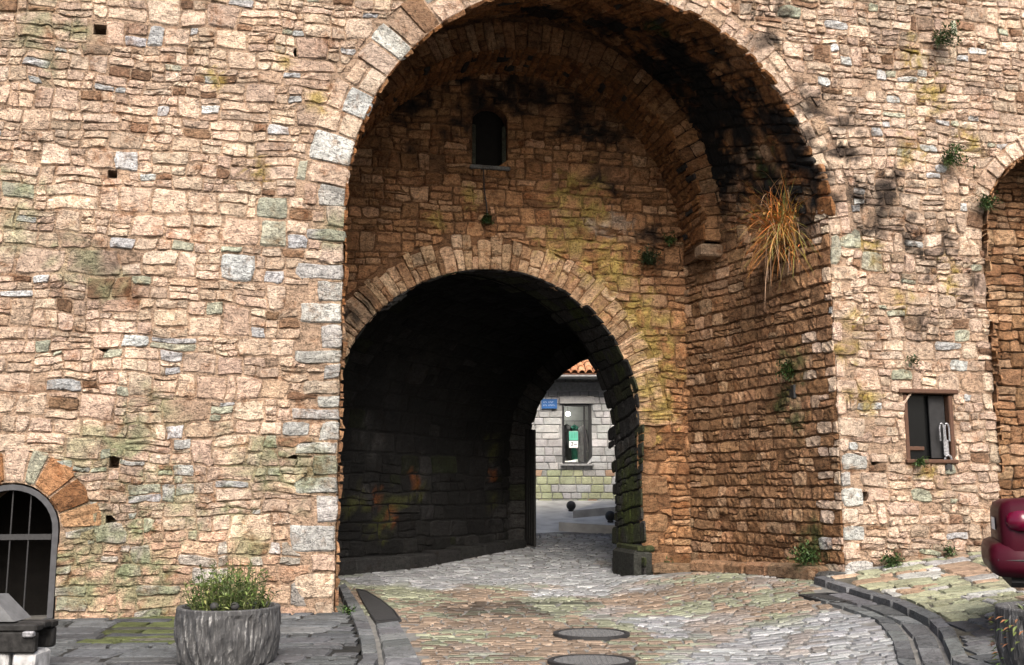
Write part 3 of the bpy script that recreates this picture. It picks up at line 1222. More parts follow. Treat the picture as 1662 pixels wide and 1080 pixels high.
# barred opening in the left wall
gt = thing('barred_opening', wp(-4.16, .1, 0), 'dark arched opening with iron bars and grey frame at the far left', 'grille')
fr = MB()
pts = arch_poly(-4.16, 1.13, .53, .05, 16)
prev = None
for i in range(len(pts) - 1):
    (a, b), (c, d) = pts[i], pts[i + 1]
    def io(p, r):
        u, v = p
        if v <= 1.13:
            return (-4.16 + math.copysign(r, u + 4.16), v)
        h = math.hypot(u + 4.16, v - 1.13)
        return (-4.16 + (u + 4.16) / h * r, 1.13 + (v - 1.13) / h * r)
    q = [io((a, b), .575), io((c, d), .575), io((c, d), .505), io((a, b), .505)]
    for dd0, dd1 in ((.03, .16),):
        fv = [wp(x, dd0, y) for x, y in q] + [wp(x, dd1, y) for x, y in q]
        fr.add(fv, [(0, 1, 2, 3), (0, 1, 5, 4), (2, 3, 7, 6), (4, 5, 6, 7)])
fr.build('frame', M_GREYIRON, gt)
for s in (-4.46, -4.16, -3.945):
    b = MB()
    top = 1.13 + math.sqrt(max(0, .5 ** 2 - (s + 4.16) ** 2))
    b.tube([wp(s, .10, .05), wp(s, .10, top)], .010)
    b.build('bar', M_IRON, gt)
b = MB()
b.box(wp(-4.16, .085, 1.05), (.98, .02, .07), TH)
b.build('crossbar', M_IRON, gt)
b = MB()
b.quad(wp(-4.76, 1.3, -.4), wp(-3.56, 1.3, -.4), wp(-3.56, 1.3, 1.75), wp(-4.76, 1.3, 1.75))
b.build('back_panel', M_DARK, gt)  # near-black sheet painting the shade deep in the opening

# ================================================================== TOWN WALL, RIGHT OF THE ARCH
rr_ = random.Random(202)
wr = thing('town_wall', wp(9, 0, .5), 'sunlit rough rubble wall to the right of the big arch, with the small square window', 'wall')
ms = Masonry(wr, M_STONE, xmin=900)
WIN = (8.36, 9.20, 2.04, 3.15)
NR = (11.56, 5.574, 1.627)
HOLES_R = [(7.83, 2.08), (7.50, 2.12), (8.72, 3.50), (9.75, 3.62), (7.65, 1.55)]
hole_r = []
for s, z in HOLES_R:
    w_, h_ = rr_.uniform(.045, .07), rr_.uniform(.05, .085)
    hole_r.append((s - w_, s + w_, z - h_, z + h_))
hv = [RectVoid(*b) for b in hole_r]
RINGR = .46
voids = [ArchVoid(A1[0], A1[1], A1[2]), HalfVoid(A1[0], A1[1], A1[2] + RINGR - .02), ArchVoid(NR[0], NR[1], NR[2]), HalfVoid(NR[0], NR[1], NR[2] + .30), RectVoid(*WIN)]
z = .1
quo = []
k = 0
while z < 5.5:
    h = rr_.uniform(.18, .36)
    if z + h > 5.35:
        h = 5.56 - z
    w_ = (.42 if k % 2 else .22) + rr_.uniform(-.06, .08)
    quo.append((7.24, 7.24 + w_, z, z + h))
    z += h
    k += 1
for q in quo:
    def P(a, b, q=q):
        return lerp(q[0], q[1], a), lerp(q[2], q[3], b)
    pal = 'quoin' if q[3] < 2.4 and rr_.random() < .6 else 'litr'
    ms.put(stone(P, q[1] - q[0], q[3] - q[2], Mf, rr_, .008, .028, .01, jt=.012, rnd=.12), pick(pal, rr_, .14), 'quoin', stain_front)
voids += [RectVoid(q[0] - .3, q[1], q[2], q[3]) for q in quo]
ring_stones(ms, Mf, A1[0], A1[1], A1[2], A1[2] + RINGR, math.pi / 2, 0, (.2, .36), 'litr', rr_, split=.75, stain=stain_front, proud=.016, rj=.12, warp=.045, gap=.001)
ring_stones(ms, Mf, NR[0], NR[1], NR[2], NR[2] + .34, math.pi, 0.2, (.18, .3), 'litr', rr_, split=.0, stain=stain_front, proud=.02)
for P, wu, wv, c in rubble(A1[0], 13.4, .05, TOP, rr_, lift=(.15, .36), w=(.12, .44), amp=.06, seed=2):
    near = [v_ for v_ in voids + hv if abs((v_.u if hasattr(v_, 'u') else (v_.b[0] + v_.b[1]) / 2) - c[0]) < 5.2]
    if any(v_.inside(*c) for v_ in hv) or rr_.random() < .015:
        continue
    if c[1] < G(*wp(c[0], 0, 0)[:2]) - .1:
        continue
    drk = noise.noise(Vector((c[0] * .55, c[1] * .6, 17)))
    col = pick('litr', rr_)
    if drk > .25 and rr_.random() < .5:
        col = tuple(q * .7 for q in col)
    ms.put(stone(P, wu, wv, Mf, rr_, rr_.uniform(.0005, .006), .018, .016, voids=near, rnd=.14), col, 'stone', stain_front)
# back of the right-hand recess
nb_ = plane_map(.9)
for P, wu, wv, c in rubble(9.7, 13.4, .3, 7.4, rr_, lift=(.22, .4), w=(.2, .5), amp=.045, seed=8):
    ms.put(stone(P, wu, wv, nb_, rr_, .004, .02, .014), pick('reveal', rr_), 'recess_stone')
lf = Loft(Curve(*NR, .2), .02, Curve(*NR, .2), .9)
for P, wu, wv, c in rubble(0, lf.w, 0, lf.len, rr_, lift=(.2, .34), w=(.25, .5), amp=.03, seed=18):
    ms.put(stone(P, wu, wv, lf.M, rr_, .01, .02, .012), pick('inner', rr_), 'recess_stone')
ms.finish(290)
mb = MB()
core_sheet(mb, (A1[0] - .005, 13.6, -.45, TOP), [(big, 0, False), (arch_poly(*NR[:2], NR[2] + .03, -.5), 1.0, True), (rect_poly(WIN), .5, True)] + [(rect_poly(b), .3, True) for b in hole_r], .011, grid=.16)
core_build(mb, 'mortar_bed', wr, MORT, stain=stain_front)

# ================================================================== VAULT AND RIGHT REVEAL OF THE BIG ARCH
rv = random.Random(303)
vt = thing('gate_vault', wp(6.9, 1.3, .3), 'brown rough stone barrel vault and side wall inside the big arch, stained black overhead', 'vault')
ms = Masonry(vt, M_STONE, xmin=560)
L1 = Loft(C1, .0, C2, DR)


def vpt(s, d, z):
    return wp(s, d, z)


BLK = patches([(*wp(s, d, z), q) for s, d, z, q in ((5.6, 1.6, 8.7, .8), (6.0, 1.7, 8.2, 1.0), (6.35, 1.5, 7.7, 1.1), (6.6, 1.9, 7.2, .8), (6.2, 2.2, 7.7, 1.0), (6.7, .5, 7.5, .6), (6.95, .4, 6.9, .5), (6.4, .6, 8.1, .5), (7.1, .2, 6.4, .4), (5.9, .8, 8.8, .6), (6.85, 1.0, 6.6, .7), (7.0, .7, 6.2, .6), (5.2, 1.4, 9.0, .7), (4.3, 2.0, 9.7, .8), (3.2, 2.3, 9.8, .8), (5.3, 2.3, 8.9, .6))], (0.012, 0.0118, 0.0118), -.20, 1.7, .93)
MOSS = patches([(*wp(s, d, z), q) for s, d, z, q in ((7.0, .9, 3.6, .35), (6.95, 1.1, 3.1, .45), (7.0, .9, 2.7, .35), (6.6, 1.0, 6.9, .4), (4.9, 1.0, 9.1, .4), (6.95, .6, .75, .5))], (0.05, 0.075, 0.02), .05, 3)


def stain_v(p, c):
    return MOSS(p, BLK(p, c))


HS = RectVoid(1.45, 1.75, 0, 0)
ZS = 5.93
for P, wu, wv, c in rubble(0, L1.w, 0, L1.len, rv, lift=(.2, .36), w=(.2, .46), amp=.04, seed=6, mix=(.45, .45, .1)):
    k = c[1]
    if k > L1.h + L1.arc * .7 and L1.M(*c)[0][2] < ZS:
        continue
    a = (k - L1.h) / L1.arc
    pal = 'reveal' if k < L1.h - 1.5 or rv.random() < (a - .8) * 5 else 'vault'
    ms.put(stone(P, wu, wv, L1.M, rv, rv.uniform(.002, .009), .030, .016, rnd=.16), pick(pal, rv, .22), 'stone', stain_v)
SIDE = [(7.237, .0), (6.615, DR), (6.27, DB + .06)]
SL0 = math.dist(SIDE[0], SIDE[1])
SL1 = math.dist(SIDE[1], SIDE[2])


def side_map(u, z):
    if u < SL0:
        t = u / SL0
        s, d = lerp(SIDE[0][0], SIDE[1][0], t), lerp(SIDE[0][1], SIDE[1][1], t)
    else:
        t = (u - SL0) / SL1
        s, d = lerp(SIDE[1][0], SIDE[2][0], t), lerp(SIDE[1][1], SIDE[2][1], t)
    n = -Vector(UX) * .97 - Vector(NX) * .25
    return wp(s, d, z), tuple(n)


for P, wu, wv, c in rubble(.0, SL0 + SL1, -.1, ZS + .05, rv, lift=(.15, .28), w=(.16, .38), amp=.022, seed=66, mix=(.7, .3, 0)):
    if rv.random() < .015:
        continue
    ms.put(stone(P, wu, wv, side_map, rv, rv.uniform(.001, .006), .016, .016, rnd=.16, warp=.024, voids=[RectVoid(-9, .0, -9, 99)]), pick('litr' if rv.random() < .75 - c[0] * 1.1 else 'reveal', rv, .24), 'stone', stain_v)  # paler stones near the corner paint the light fading inwards
# second order: its arch face and soffit
Mr = plane_map(DR)
ring_stones(ms, Mr, C3.s, C3.z, C3.r, C3.r + .58, math.pi, .0, (.13, .26), 'inner', rv, split=.35, proud=.03, rj=.04, gap=.002)
L3 = Loft(C3, DR, C3, DB)
for P, wu, wv, c in rubble(0, L3.w, L3.h, L3.h + L3.arc, rv, lift=(.2, .32), w=(.22, .45), amp=.02, seed=9):
    ms.put(stone(P, wu, wv, L3.M, rv, .008, .02, .012), pick('vault', rv), 'soffit_stone')
ms.finish(295)
mb = MB()
L1.core(mb, nv=170, nu=16)
L3.core(mb)
mb.quad(wp(6.632, DR, -.4), wp(6.287, DB + .12, -.4), wp(6.287, DB + .12, 6.02), wp(6.632, DR, 6.02))
mb.quad(wp(-.5, DR, -.4), wp(-.2, DB + .12, -.4), wp(-.2, DB + .12, 6.02), wp(-.5, DR, 6.02))
for sg in (1, -1):
    c = C3.s
    mb.quad(wp(c + sg * 3.2, DR + .01, 5.93), wp(c + sg * 3.62, DR + .01, 5.93), wp(c + sg * 3.62, DB + .1, 5.93), wp(c + sg * 3.2, DB + .1, 5.93))
# face behind the ring
n_ = 40
for i in range(n_):
    a, b = math.pi * i / n_, math.pi * (i + 1) / n_
    mb.quad(*[wp(C3.s + r_ * math.cos(t), DR + .016, C3.z + r_ * math.sin(t)) for r_, t in ((3.23, a), (4.1, a), (4.1, b), (3.23, b))])
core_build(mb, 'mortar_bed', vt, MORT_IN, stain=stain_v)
b = MB()
b.box(wp(6.42, DR + .12, 5.83), (.42, .34, .22), TH, .03)
core_build(b, 'corbel', vt, (0.42, 0.29, 0.19))
b = MB()
b.box(wp(7.02, .98, 3.18), (.06, .26, .22), TH, .01)
b.build('iron_box', M_IRON, vt, label='small dark box fixed to the side wall')

# ledge of flat stones at the foot of the right side
rl2 = random.Random(9)
lg = thing('stone_ledge', wp(6.3, 2.0, .25), 'low brown stone ledge along the foot of the right side wall inside the arch', 'ledge')
ms = Masonry(lg, M_STONE)
path = [(5.55, DB - .2), (6.1, 2.9), (6.45, 2.2), (6.75, 1.2), (7.0, .25), (7.25, -.15)]
for (s0, d0), (s1, d1) in zip(path, path[1:]):
    n = max(1, int(math.hypot(s1 - s0, d1 - d0) / .5))
    for i in range(n):
        a, b2 = i / n, (i + 1) / n
        p = wp(lerp(s0, s1, (a + b2) / 2), lerp(d0, d1, (a + b2) / 2), 0)
        ang = TH + math.atan2(d1 - d0, s1 - s0)
        h = rl2.uniform(.15, .24)
        b = MB()
        b.box((p[0], p[1], G(p[0], p[1]) + h / 2 - .06), (math.hypot(s1 - s0, d1 - d0) / n * .98, .42, h), ang + rl2.uniform(-.04, .04), .04)
        col = jit(rl2.choice([(.33, .19, .11), (.30, .20, .12), (.13, .13, .07), (.08, .08, .075)]), rl2)
        mesh('ledge_stone', b.v, b.f, M_STONE, lg, tint=[col] * len(b.v))

# ================================================================== GATE WALL WITH THE INNER ARCH
rg = random.Random(404)
gw = thing('gate_wall', wp(2.6, DB, .1), 'brown stone wall at the back of the big arch, with slit window and inner round archway', 'wall')
ms = Masonry(gw, M_STONE, xmin=556, xmax=1240)
Mb = plane_map(DB)
SLIT = (2.30, 2.95, 7.42, 8.25)
SLIT_C = (2.625, 8.25, .325)
HG = [(2.47, 2.67, 6.32, 6.52), (5.4, 5.75, 5.74, 5.86), (6.18, 6.3, 6.2, 6.32)]
hvg = [RectVoid(*h) for h in HG]
vg = [ArchVoid(C4.s, C4.z, C4.r), HalfVoid(C4.s, C4.z, C4.r + .58), RectVoid(*SLIT), ArchVoid(*SLIT_C, False)]
YEL = patches([(*wp(s, DB, z), q) for s, z, q in ((4.35, 7.0, .55), (4.1, 6.9, .4), (3.7, 6.15, .35), (4.2, 6.0, .5), (4.7, 5.75, .6), (5.1, 5.3, .6), (5.45, 4.9, .5), (5.7, 4.3, .55), (5.75, 3.8, .5), (5.7, 3.2, .5), (5.65, 2.9, .4), (1.7, 6.4, .25), (4.7, 6.6, .3), (2.3, 6.8, .25))], (0.54, 0.41, 0.12), .02, 4.5, .66)
PAT = patches([(*wp(5.0, DB, 6.5), .3), (*wp(4.55, DB, 6.45), .2)], (0.6, 0.47, 0.36), .0, 5)
TOP_SHADE = patches([(*wp(s, DB, z), q) for s, z, q in ((1.0, 8.5, .9), (2.2, 9.0, .9), (3.4, 9.1, .9), (4.3, 8.7, .8), (4.8, 8.0, .7), (.4, 4.6, .5), (1.8, 8.8, .8), (5.0, 7.4, .5), (5.6, 6.3, .3))], (0.02, 0.0185, 0.018), .06, 2, .88)  # shade high up under the rib, painted into the stone colour


def stain_g(p, c):
    return PAT(p, YEL(p, TOP_SHADE(p, c)))


ring_stones(ms, Mb, C4.s, C4.z, C4.r, C4.r + .60, math.pi, 0, (.10, .24), 'ring', rg, split=.6, stain=stain_g, proud=.022, rough=.02, rj=.13, warp=.04, gap=.001)
z = -.1
k = 0
jq = []
while z < 2.78:
    h = rg.uniform(.22, .4)
    if z + h > 2.6:
        h = 2.80 - z
    jq.append((C4.s + C4.r, C4.s + C4.r + (.55 if k % 2 else .35), z, z + h))
    z += h
    k += 1
for q in jq:
    def P(a, b, q=q):
        return lerp(q[0], q[1], a), lerp(q[2], q[3], b)
    ms.put(stone(P, q[1] - q[0], q[3] - q[2], Mb, rg, .008, .03, .01, jt=.008), pick('reveal', rg, .14), 'quoin', stain_g)
vg += [RectVoid(q[0] - .3, q[1], q[2], q[3]) for q in jq]
for P, wu, wv, c in rubble(-.6, 6.6, -.1, 9.4, rg, lift=(.22, .36), w=(.2, .46), amp=.035, seed=22, mix=(.4, .42, .18)):
    if c[1] > C3.z and math.hypot(c[0] - C3.s, c[1] - C3.z) > C3.r + .2:
        continue
    if any(v_.inside(*c) for v_ in hvg) or rg.random() < .012:
        continue
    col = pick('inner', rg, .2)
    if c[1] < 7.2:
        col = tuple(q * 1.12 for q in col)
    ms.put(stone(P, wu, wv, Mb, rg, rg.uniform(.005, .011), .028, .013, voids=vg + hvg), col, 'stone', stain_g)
ms.finish(295)
mb = MB()
core_sheet(mb, (-1.5, 7.2, -.45, 9.7), [(arch_poly(C4.s, C4.z, C4.r + .03, -.5), 0, False), (arch_poly(SLIT_C[0], SLIT_C[1], SLIT_C[2], SLIT[2], 10), .6, True)] + [(rect_poly(h), .3, True) for h in HG], DB + .016, grid=.13)
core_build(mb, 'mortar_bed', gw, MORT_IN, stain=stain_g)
# slit window: frame stones, sill, near-black panel painting in the unlit inside
sw = MB()
sw.box(wp(2.625, DB + .10, SLIT[2] - .03), (.74, .34, .07), TH, .015)
core_build(sw, 'window_sill', gw, (.20, .20, .195))
sw = MB()
for s in (2.345, 2.905):
    sw.box(wp(s, DB + .16, 7.83), (.07, .16, .80), TH, .01)
core_build(sw, 'window_jamb', gw, (.07, .075, .055))
sw = MB()
sw.box(wp(2.625, DB + .30, 7.98), (.72, .04, 1.2), TH, .005)
sw.build('dark_panel', M_DARK, gw)
cb = MB()
cb.tube([wp(2.50, DB - .05, 7.38), wp(2.51, DB - .055, 7.0), wp(2.56, DB - .055, 6.66), wp(2.57, DB - .05, 6.5)], .011, 6)
tag(cb.build('cable', M_RUBBER), 'thin black cable hanging below the arched slit window', 'cable')

# ================================================================== PASSAGE
rq = random.Random(505)
ps = thing('gate_passage', wp(3.5, 7, .2), 'dark soot-blackened vaulted passage behind the inner archway', 'passage')
ms = Masonry(ps, M_STONE, xmin=556, xmax=1100)
PATCH = patches([(*wp(s, d, z), q) for s, d, z, q in ((.6, 6.3, 1.5, .5), (1.3, 6.8, 1.2, .45), (1.9, 7.3, 1.9, .5), (.9, 6.4, 2.6, .5), (3.6, 8.5, 2.2, .5), (3.9, 8.8, 1.0, .5))], (0.05, 0.049, 0.048), .08, 3)
MOSSP = patches([(*wp(s, d, z), q) for s, d, z, q in ((1.2, 6.7, 1.35, .4), (.5, 6.1, 1.4, .35), (1.0, 6.5, 1.0, .35), (1.8, 7.2, 1.7, .3), (3.7, 8.6, 1.4, .3), (3.7, 8.6, 2.6, .3))], (0.065, 0.07, 0.016), .0, 4)
RUST = patches([(*wp(s, d, z), q) for s, d, z, q in ((1.25, 6.7, 1.2, .22), (1.75, 7.1, 1.85, .2), (.95, 6.5, 1.5, .2), (3.7, 8.6, 2.0, .16))], (0.20, 0.065, 0.018), -.1, 6)
stain_p = lambda p, c: RUST(p, MOSSP(p, PATCH(p, c)))
JM = patches([(*wp(s, d, z), q) for s, d, z, q in ((5.34, 3.9, 1.6, .9), (5.34, 3.9, .9, .9), (5.34, 4.0, .4, .8), (5.1, 4.0, 3.9, .3), (4.3, 4.0, 4.9, .3))], (0.06, 0.078, 0.018), -.1, 2)
L4 = Loft(C4, DB, C5, DC)
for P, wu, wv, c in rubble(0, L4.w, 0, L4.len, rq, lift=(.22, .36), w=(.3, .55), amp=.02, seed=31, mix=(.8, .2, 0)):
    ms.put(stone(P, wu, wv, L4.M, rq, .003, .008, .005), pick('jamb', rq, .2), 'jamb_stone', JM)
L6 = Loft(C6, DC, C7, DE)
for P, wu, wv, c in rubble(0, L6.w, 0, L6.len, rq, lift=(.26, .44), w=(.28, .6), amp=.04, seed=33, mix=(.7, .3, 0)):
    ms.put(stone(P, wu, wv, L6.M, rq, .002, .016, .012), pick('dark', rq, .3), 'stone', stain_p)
L8 = Loft(C8, DE, C8, DX)
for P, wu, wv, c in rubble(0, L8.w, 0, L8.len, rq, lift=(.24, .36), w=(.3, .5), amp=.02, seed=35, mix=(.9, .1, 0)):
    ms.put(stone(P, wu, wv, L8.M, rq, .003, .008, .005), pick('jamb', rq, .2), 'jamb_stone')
Me = plane_map(DE)
ring_stones(ms, Me, C8.s, C8.z, C8.r, C8.r + .5, math.pi, 0, (.2, .34), 'jamb', rq, split=0, stain=stain_p)
z = -.1
while z < 2.5:
    h = min(rq.uniform(.25, .4), 2.57 - z)
    if 2.57 - z - h < .1:
        h = 2.57 - z
    for sg in (-1, 1):
        q = sorted((C8.s + sg * C8.r, C8.s + sg * (C8.r + .62)))
        def P(a, b, q=q, z=z, h=h):
            return lerp(q[0], q[1], a), lerp(z, z + h, b)
        ms.put(stone(P, .62, h, Me, rq, .004, .02, .01), pick('jamb', rq, .25), 'stone', stain_p)
    z += h
ms.finish(280)
mb = MB()
L4.core(mb)
L6.core(mb)
L8.core(mb)
core_sheet(mb, (-6.9, 13.6, -.45, TOPB), [(arch_poly(C8.s, C8.z, C8.r + .03, -.5), 0, False)], DE + .02)
core_sheet(mb, (-6.9, 13.6, -.45, TOPB), [(arch_poly(C8.s, C8.z, C8.r + .03, -.5), 0, False)], DX)
# annulus closing the step between inner arch and chamber
for i in range(40):
    a, b = math.pi * i / 40, math.pi * (i + 1) / 40
    mb.quad(*[wp(2.19 + r_ * math.cos(t), DC, 2.565 + r_ * math.sin(t)) for r_, t in ((3.1, a), (3.9, a), (3.9, b), (3.1, b))])
for sg in (-1, 1):
    mb.quad(wp(2.19 + sg * 3.1, DC, -.4), wp(2.19 + sg * 3.9, DC, -.4), wp(2.19 + sg * 3.9, DC, 2.57), wp(2.19 + sg * 3.1, DC, 2.57))
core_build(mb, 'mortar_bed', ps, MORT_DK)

# plinth block at the foot of the right jamb
pb = thing('plinth_block', wp(5.25, 4.2, .1), 'dark mossy stone block at the foot of the inner archway, right side', 'stone block')
b = MB()
p = wp(5.40, 4.22, 0)
b.box((p[0], p[1], G(p[0], p[1]) + .20), (.36, 1.35, .56), TH, .06)
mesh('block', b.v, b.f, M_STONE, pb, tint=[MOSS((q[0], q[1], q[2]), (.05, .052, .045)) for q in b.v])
b = MB()
p = wp(5.45, 4.20, 0)
b.box((p[0], p[1], G(p[0], p[1]) + .51), (.32, 1.28, .12), TH, .03)
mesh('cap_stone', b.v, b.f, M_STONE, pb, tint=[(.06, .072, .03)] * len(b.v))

# raised kerb along the left side of the passage
pk = thing('passage_kerb', wp(2, 7, .1), 'low dark stone kerb along the left wall of the passage', 'kerb')
for i in range(9):
    k0, k1 = .02 + i * .105, .02 + (i + 1) * .105
    s0, d0 = lerp(-1.2, 4.15, k0) + .34, lerp(DC, DE, k0)
    s1, d1 = lerp(-1.2, 4.15, k1) + .34, lerp(DC, DE, k1)
    p, q = Vector(wp(s0, d0, 0)), Vector(wp(s1, d1, 0))
    c = (p + q) / 2
    b = MB()
    h = .34 - .015 * i
    b.box((c.x, c.y, G(c.x, c.y) + h / 2 - .05), ((q - p).length * .985, .5, h), math.atan2(q.y - p.y, q.x - p.x), .03)
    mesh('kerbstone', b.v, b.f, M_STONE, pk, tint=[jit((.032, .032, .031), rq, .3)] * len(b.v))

# ---- dark boards added to make the black strip beside the exit pier
gl = thing('dark_strip', wp(4.55, DE - .1, .45), 'black wooden gate leaf standing open beside the far archway', 'gate')
for i in range(4):
    b = MB()
    p = wp(4.50 + .015 * i, DE - .12 - i * .17, 0)
    b.box((p[0], p[1], G(p[0], p[1]) + 1.32), (.05, .165, 2.55), TH, .008)
    b.build('board', M_BLACKWOOD, gl)

# ================================================================== SMALL WINDOW ON THE RIGHT
wn = thing('small_window', wp(8.78, .1, 2.04), 'small square window with rusty brown frame and dark glass in the right wall', 'window')
ws, we, wb, wt = WIN
for nm, c, sz in (('lintel', (8.78, .03, wt - .015), (1.02, .14, .07)), ('frame_side', (ws + .035, .06, 2.58), (.07, .12, 1.0)), ('frame_side', (we - .035, .06, 2.58), (.07, .12, 1.0)), ('sill', (8.78, .04, wb + .03), (.88, .16, .06))):
    b = MB()
    b.box(wp(*c), sz, TH, .012)
    b.build(nm, M_WOOD, wn)
b = MB()
b.quad(wp(ws + .07, .16, wb + .06), wp(we - .07, .16, wb + .06), wp(we - .07, .16, wt - .05), wp(ws + .07, .16, wt - .05))
b.build('pane', M_GLASS, wn)
b = MB()
b.box(wp(8.98, .11, 2.60), (.27, .03, .96), TH, .006)
b.build('shutter', plain_mat('shutter_grey', (.016, .016, .017), .7, spec=.2), wn)
b = MB()
b.box(wp(8.60, .14, 2.27), (.30, .04, .06), TH, .008)
b.build('rail', M_WOOD, wn)
hk = thing('padlock', wp(9.03, .05, 2.1), 'worn steel hasp with padlock hanging on the small right window', 'padlock')
b = MB()
b.box(wp(9.05, .02, 2.28), (.085, .02, .24), TH + .02, .006)
b.build('hasp', M_STEEL, hk)
for s0 in (8.985, 9.075):
    b = MB()
    pts = []
    for i in range(13):
        a = math.pi * i / 12
        pts.append(wp(s0 + .035 * math.cos(a), .01, 2.56 + .09 * math.sin(a)))
    pts = [wp(s0 + .035, .01, 2.38)] + pts + [wp(s0 - .03, .01, 2.38)]
    b.tube(pts, .012, 6)
    b.build('loop', M_STEEL, hk)
b = MB()
pts = [wp(9.06 + .055 * math.cos(2 * math.pi * i / 16), .0, 2.10 + .065 * math.sin(2 * math.pi * i / 16)) for i in range(17)]
b.tube(pts, .016, 6)
b.build('ring', M_STEEL, hk)
b = MB()
b.box(wp(9.06, .0, 1.98), (.12, .05, .11), TH, .02)
b.build('lock_body', M_IRON, hk)

# ================================================================== SHOP BEYOND THE GATE
rs = random.Random(606)
SY = 29.5
sh = thing('shop_building', (2, SY, 1.4), 'pale grey cut-stone shop with tiled roof, seen through the passage', 'building')
ms = Masonry(sh, M_ASHLAR, xmin=866, xmax=1012)
sm_ = lambda x, z: ((x, SY, z), (0, -1, 0))
SWIN = (1.41, 2.24, 2.40, 4.07)
SLT = (1.33, 2.32, 4.07, 4.30)
for P, wu, wv, c in rubble(-3.5, 7.0, 1.2, 4.85, rs, lift=(.17, .25), w=(.22, .5), amp=.0, mix=(1, 0, 0), seed=50):
    vds = [RectVoid(*SWIN), RectVoid(*SLT)]
    if any(v_.inside(*c) for v_ in vds):
        continue
    low = c[1] < 2.32 + .15 * noise.noise(Vector((c[0], 0, 3)))
    ms.put(stone(P, wu, wv, sm_, rs, .004, .008, .004, voids=vds, sink=.03, jt=.003, rnd=.03, warp=0), pick('shoplow' if low and rs.random() < .75 else 'shop', rs, .1), 'stone_block')
ms.finish(290, 'block_infill')
mb = MB()


def flat_sheet(mb, x0, x1, z0, z1, hole, y):
    a, b_, c, d = hole
    for q in ((x0, a, z0, z1), (b_, x1, z0, z1), (a, b_, z0, c), (a, b_, d, z1)):
        mb.quad((q[0], y, q[2]), (q[1], y, q[2]), (q[1], y, q[3]), (q[0], y, q[3]))


flat_sheet(mb, -3.5, 7.0, .8, 4.95, SWIN, SY + .025)
a, b_, c, d = SWIN
mb.quad((-3.5, SY + .025, .8), (-3.5, SY + 7, .8), (-3.5, SY + 7, 4.95), (-3.5, SY + .025, 4.95))
mb.quad((7, SY + .025, .8), (7, SY + 7, .8), (7, SY + 7, 4.95), (7, SY + .025, 4.95))
mb.quad((-3.5, SY + 7, .8), (7, SY + 7, .8), (7, SY + 7, 4.95), (-3.5, SY + 7, 4.95))
core_build(mb, 'wall_core', sh, (.30, .30, .29), M_ASHLAR)
b = MB()
b.box((1.825, SY + .0, 4.185), (.97, .09, .21), 0, .012)
core_build(b, 'lintel', sh, (.42, .415, .40), M_ASHLAR)
fr = MB()
for cx, cz, sx, sz in ((a + .03, 3.235, .06, 1.66), (b_ - .045, 3.235, .09, 1.66), ((a + b_) / 2, d - .03, .70, .06), ((a + b_) / 2, c + .025, .70, .05), (b_ - .2, 3.235, .05, 1.56)):
    fr.box((cx, SY + .05, cz), (sx, .08, sz), 0, .006)
wf = fr.build('window_frame', M_IRON, sh)
b = MB()
b.box((1.77, SY + .08, 3.235), (.60, .008, 1.55))
b.build('pane', M_CLEAR, wf)
b = MB()
b.box((1.825, SY - .02, c - .03), (.92, .16, .06), 0, .01)
b.build('window_sill', M_BOARD, sh)
b = MB()
for q in (((a, SY + .95, c), (b_, SY + .95, c), (b_, SY + .95, d), (a, SY + .95, d)), ((a - .2, SY + .09, c), (a - .2, SY + .95, c), (a - .2, SY + .95, d), (a - .2, SY + .09, d)), ((b_ + .2, SY + .09, c), (b_ + .2, SY + .95, c), (b_ + .2, SY + .95, d), (b_ + .2, SY + .09, d)), ((a - .2, SY + .09, c + .01), (b_ + .2, SY + .09, c + .01), (b_ + .2, SY + .95, c + .01), (a - .2, SY + .95, c + .01)), ((a - .2, SY + .09, d - .01), (b_ + .2, SY + .09, d - .01), (b_ + .2, SY + .95, d - .01), (a - .2, SY + .95, d - .01)), ((a - .2, SY + .95, c), (a, SY + .95, c), (a, SY + .95, d), (a - .2, SY + .95, d)), ((b_, SY + .95, c), (b_ + .2, SY + .95, c), (b_ + .2, SY + .95, d), (b_, SY + .95, d))):
    b.quad(*q)
b.build('display_room', M_INTER, sh)
b = MB()
b.box((1.8, SY - .04, 4.56), (2.4, .08, .26), 0, .01)
b.build('board', M_BOARD, sh)
b = MB()
b.box((1.75, SY - .30, 4.80), (10.9, .74, .05), 0, .01)
b.build('eaves', M_BOARD, sh)
# pantiles
pitch = math.radians(27)
tile_me = None
roof = MB()
roof.quad((-3.7, SY - .6, 4.85), (7.2, SY - .6, 4.85), (7.2, SY + 3.6, 4.85 + 4.2 * math.tan(pitch)), (-3.7, SY + 3.6, 4.85 + 4.2 * math.tan(pitch)))
roof.quad((-3.7, SY + 3.6, 4.85 + 4.2 * math.tan(pitch)), (7.2, SY + 3.6, 4.85 + 4.2 * math.tan(pitch)), (7.2, SY + 7.3, 4.9), (-3.7, SY + 7.3, 4.9))
rf = core_build(roof, 'roof', sh, (.20, .10, .06), M_TILE)


def tile_mesh(col):
    v, f = [], []
    for j, (t, rr) in enumerate(((0, .105), (.42, .085))):
        for i in range(7):
            a = math.pi * i / 6
            v.append((math.cos(a) * rr, t * math.cos(pitch) - .0, math.sin(a) * rr * .8 + t * math.sin(pitch) + (.03 if j == 0 else 0)))
    for i in range(6):
        f.append((i, i + 1, 8 + i, 7 + i))
    n = len(v)
    v += [(x * .82, y, z - .02) for x, y, z in v[:7]]
    for i in range(6):
        f.append((i + 1, i, n + i, n + i + 1))
    m = bpy.data.meshes.new('tile')
    m.from_pydata(v, [], f)
    at = m.color_attributes.new('tint', 'FLOAT_COLOR', 'POINT')
    buf = np.ones((len(v), 4), dtype=np.float32)
    buf[:, :3] = col
    at.data.foreach_set('color', buf.ravel())
    m.materials.append(M_TILE)
    return m, v, f


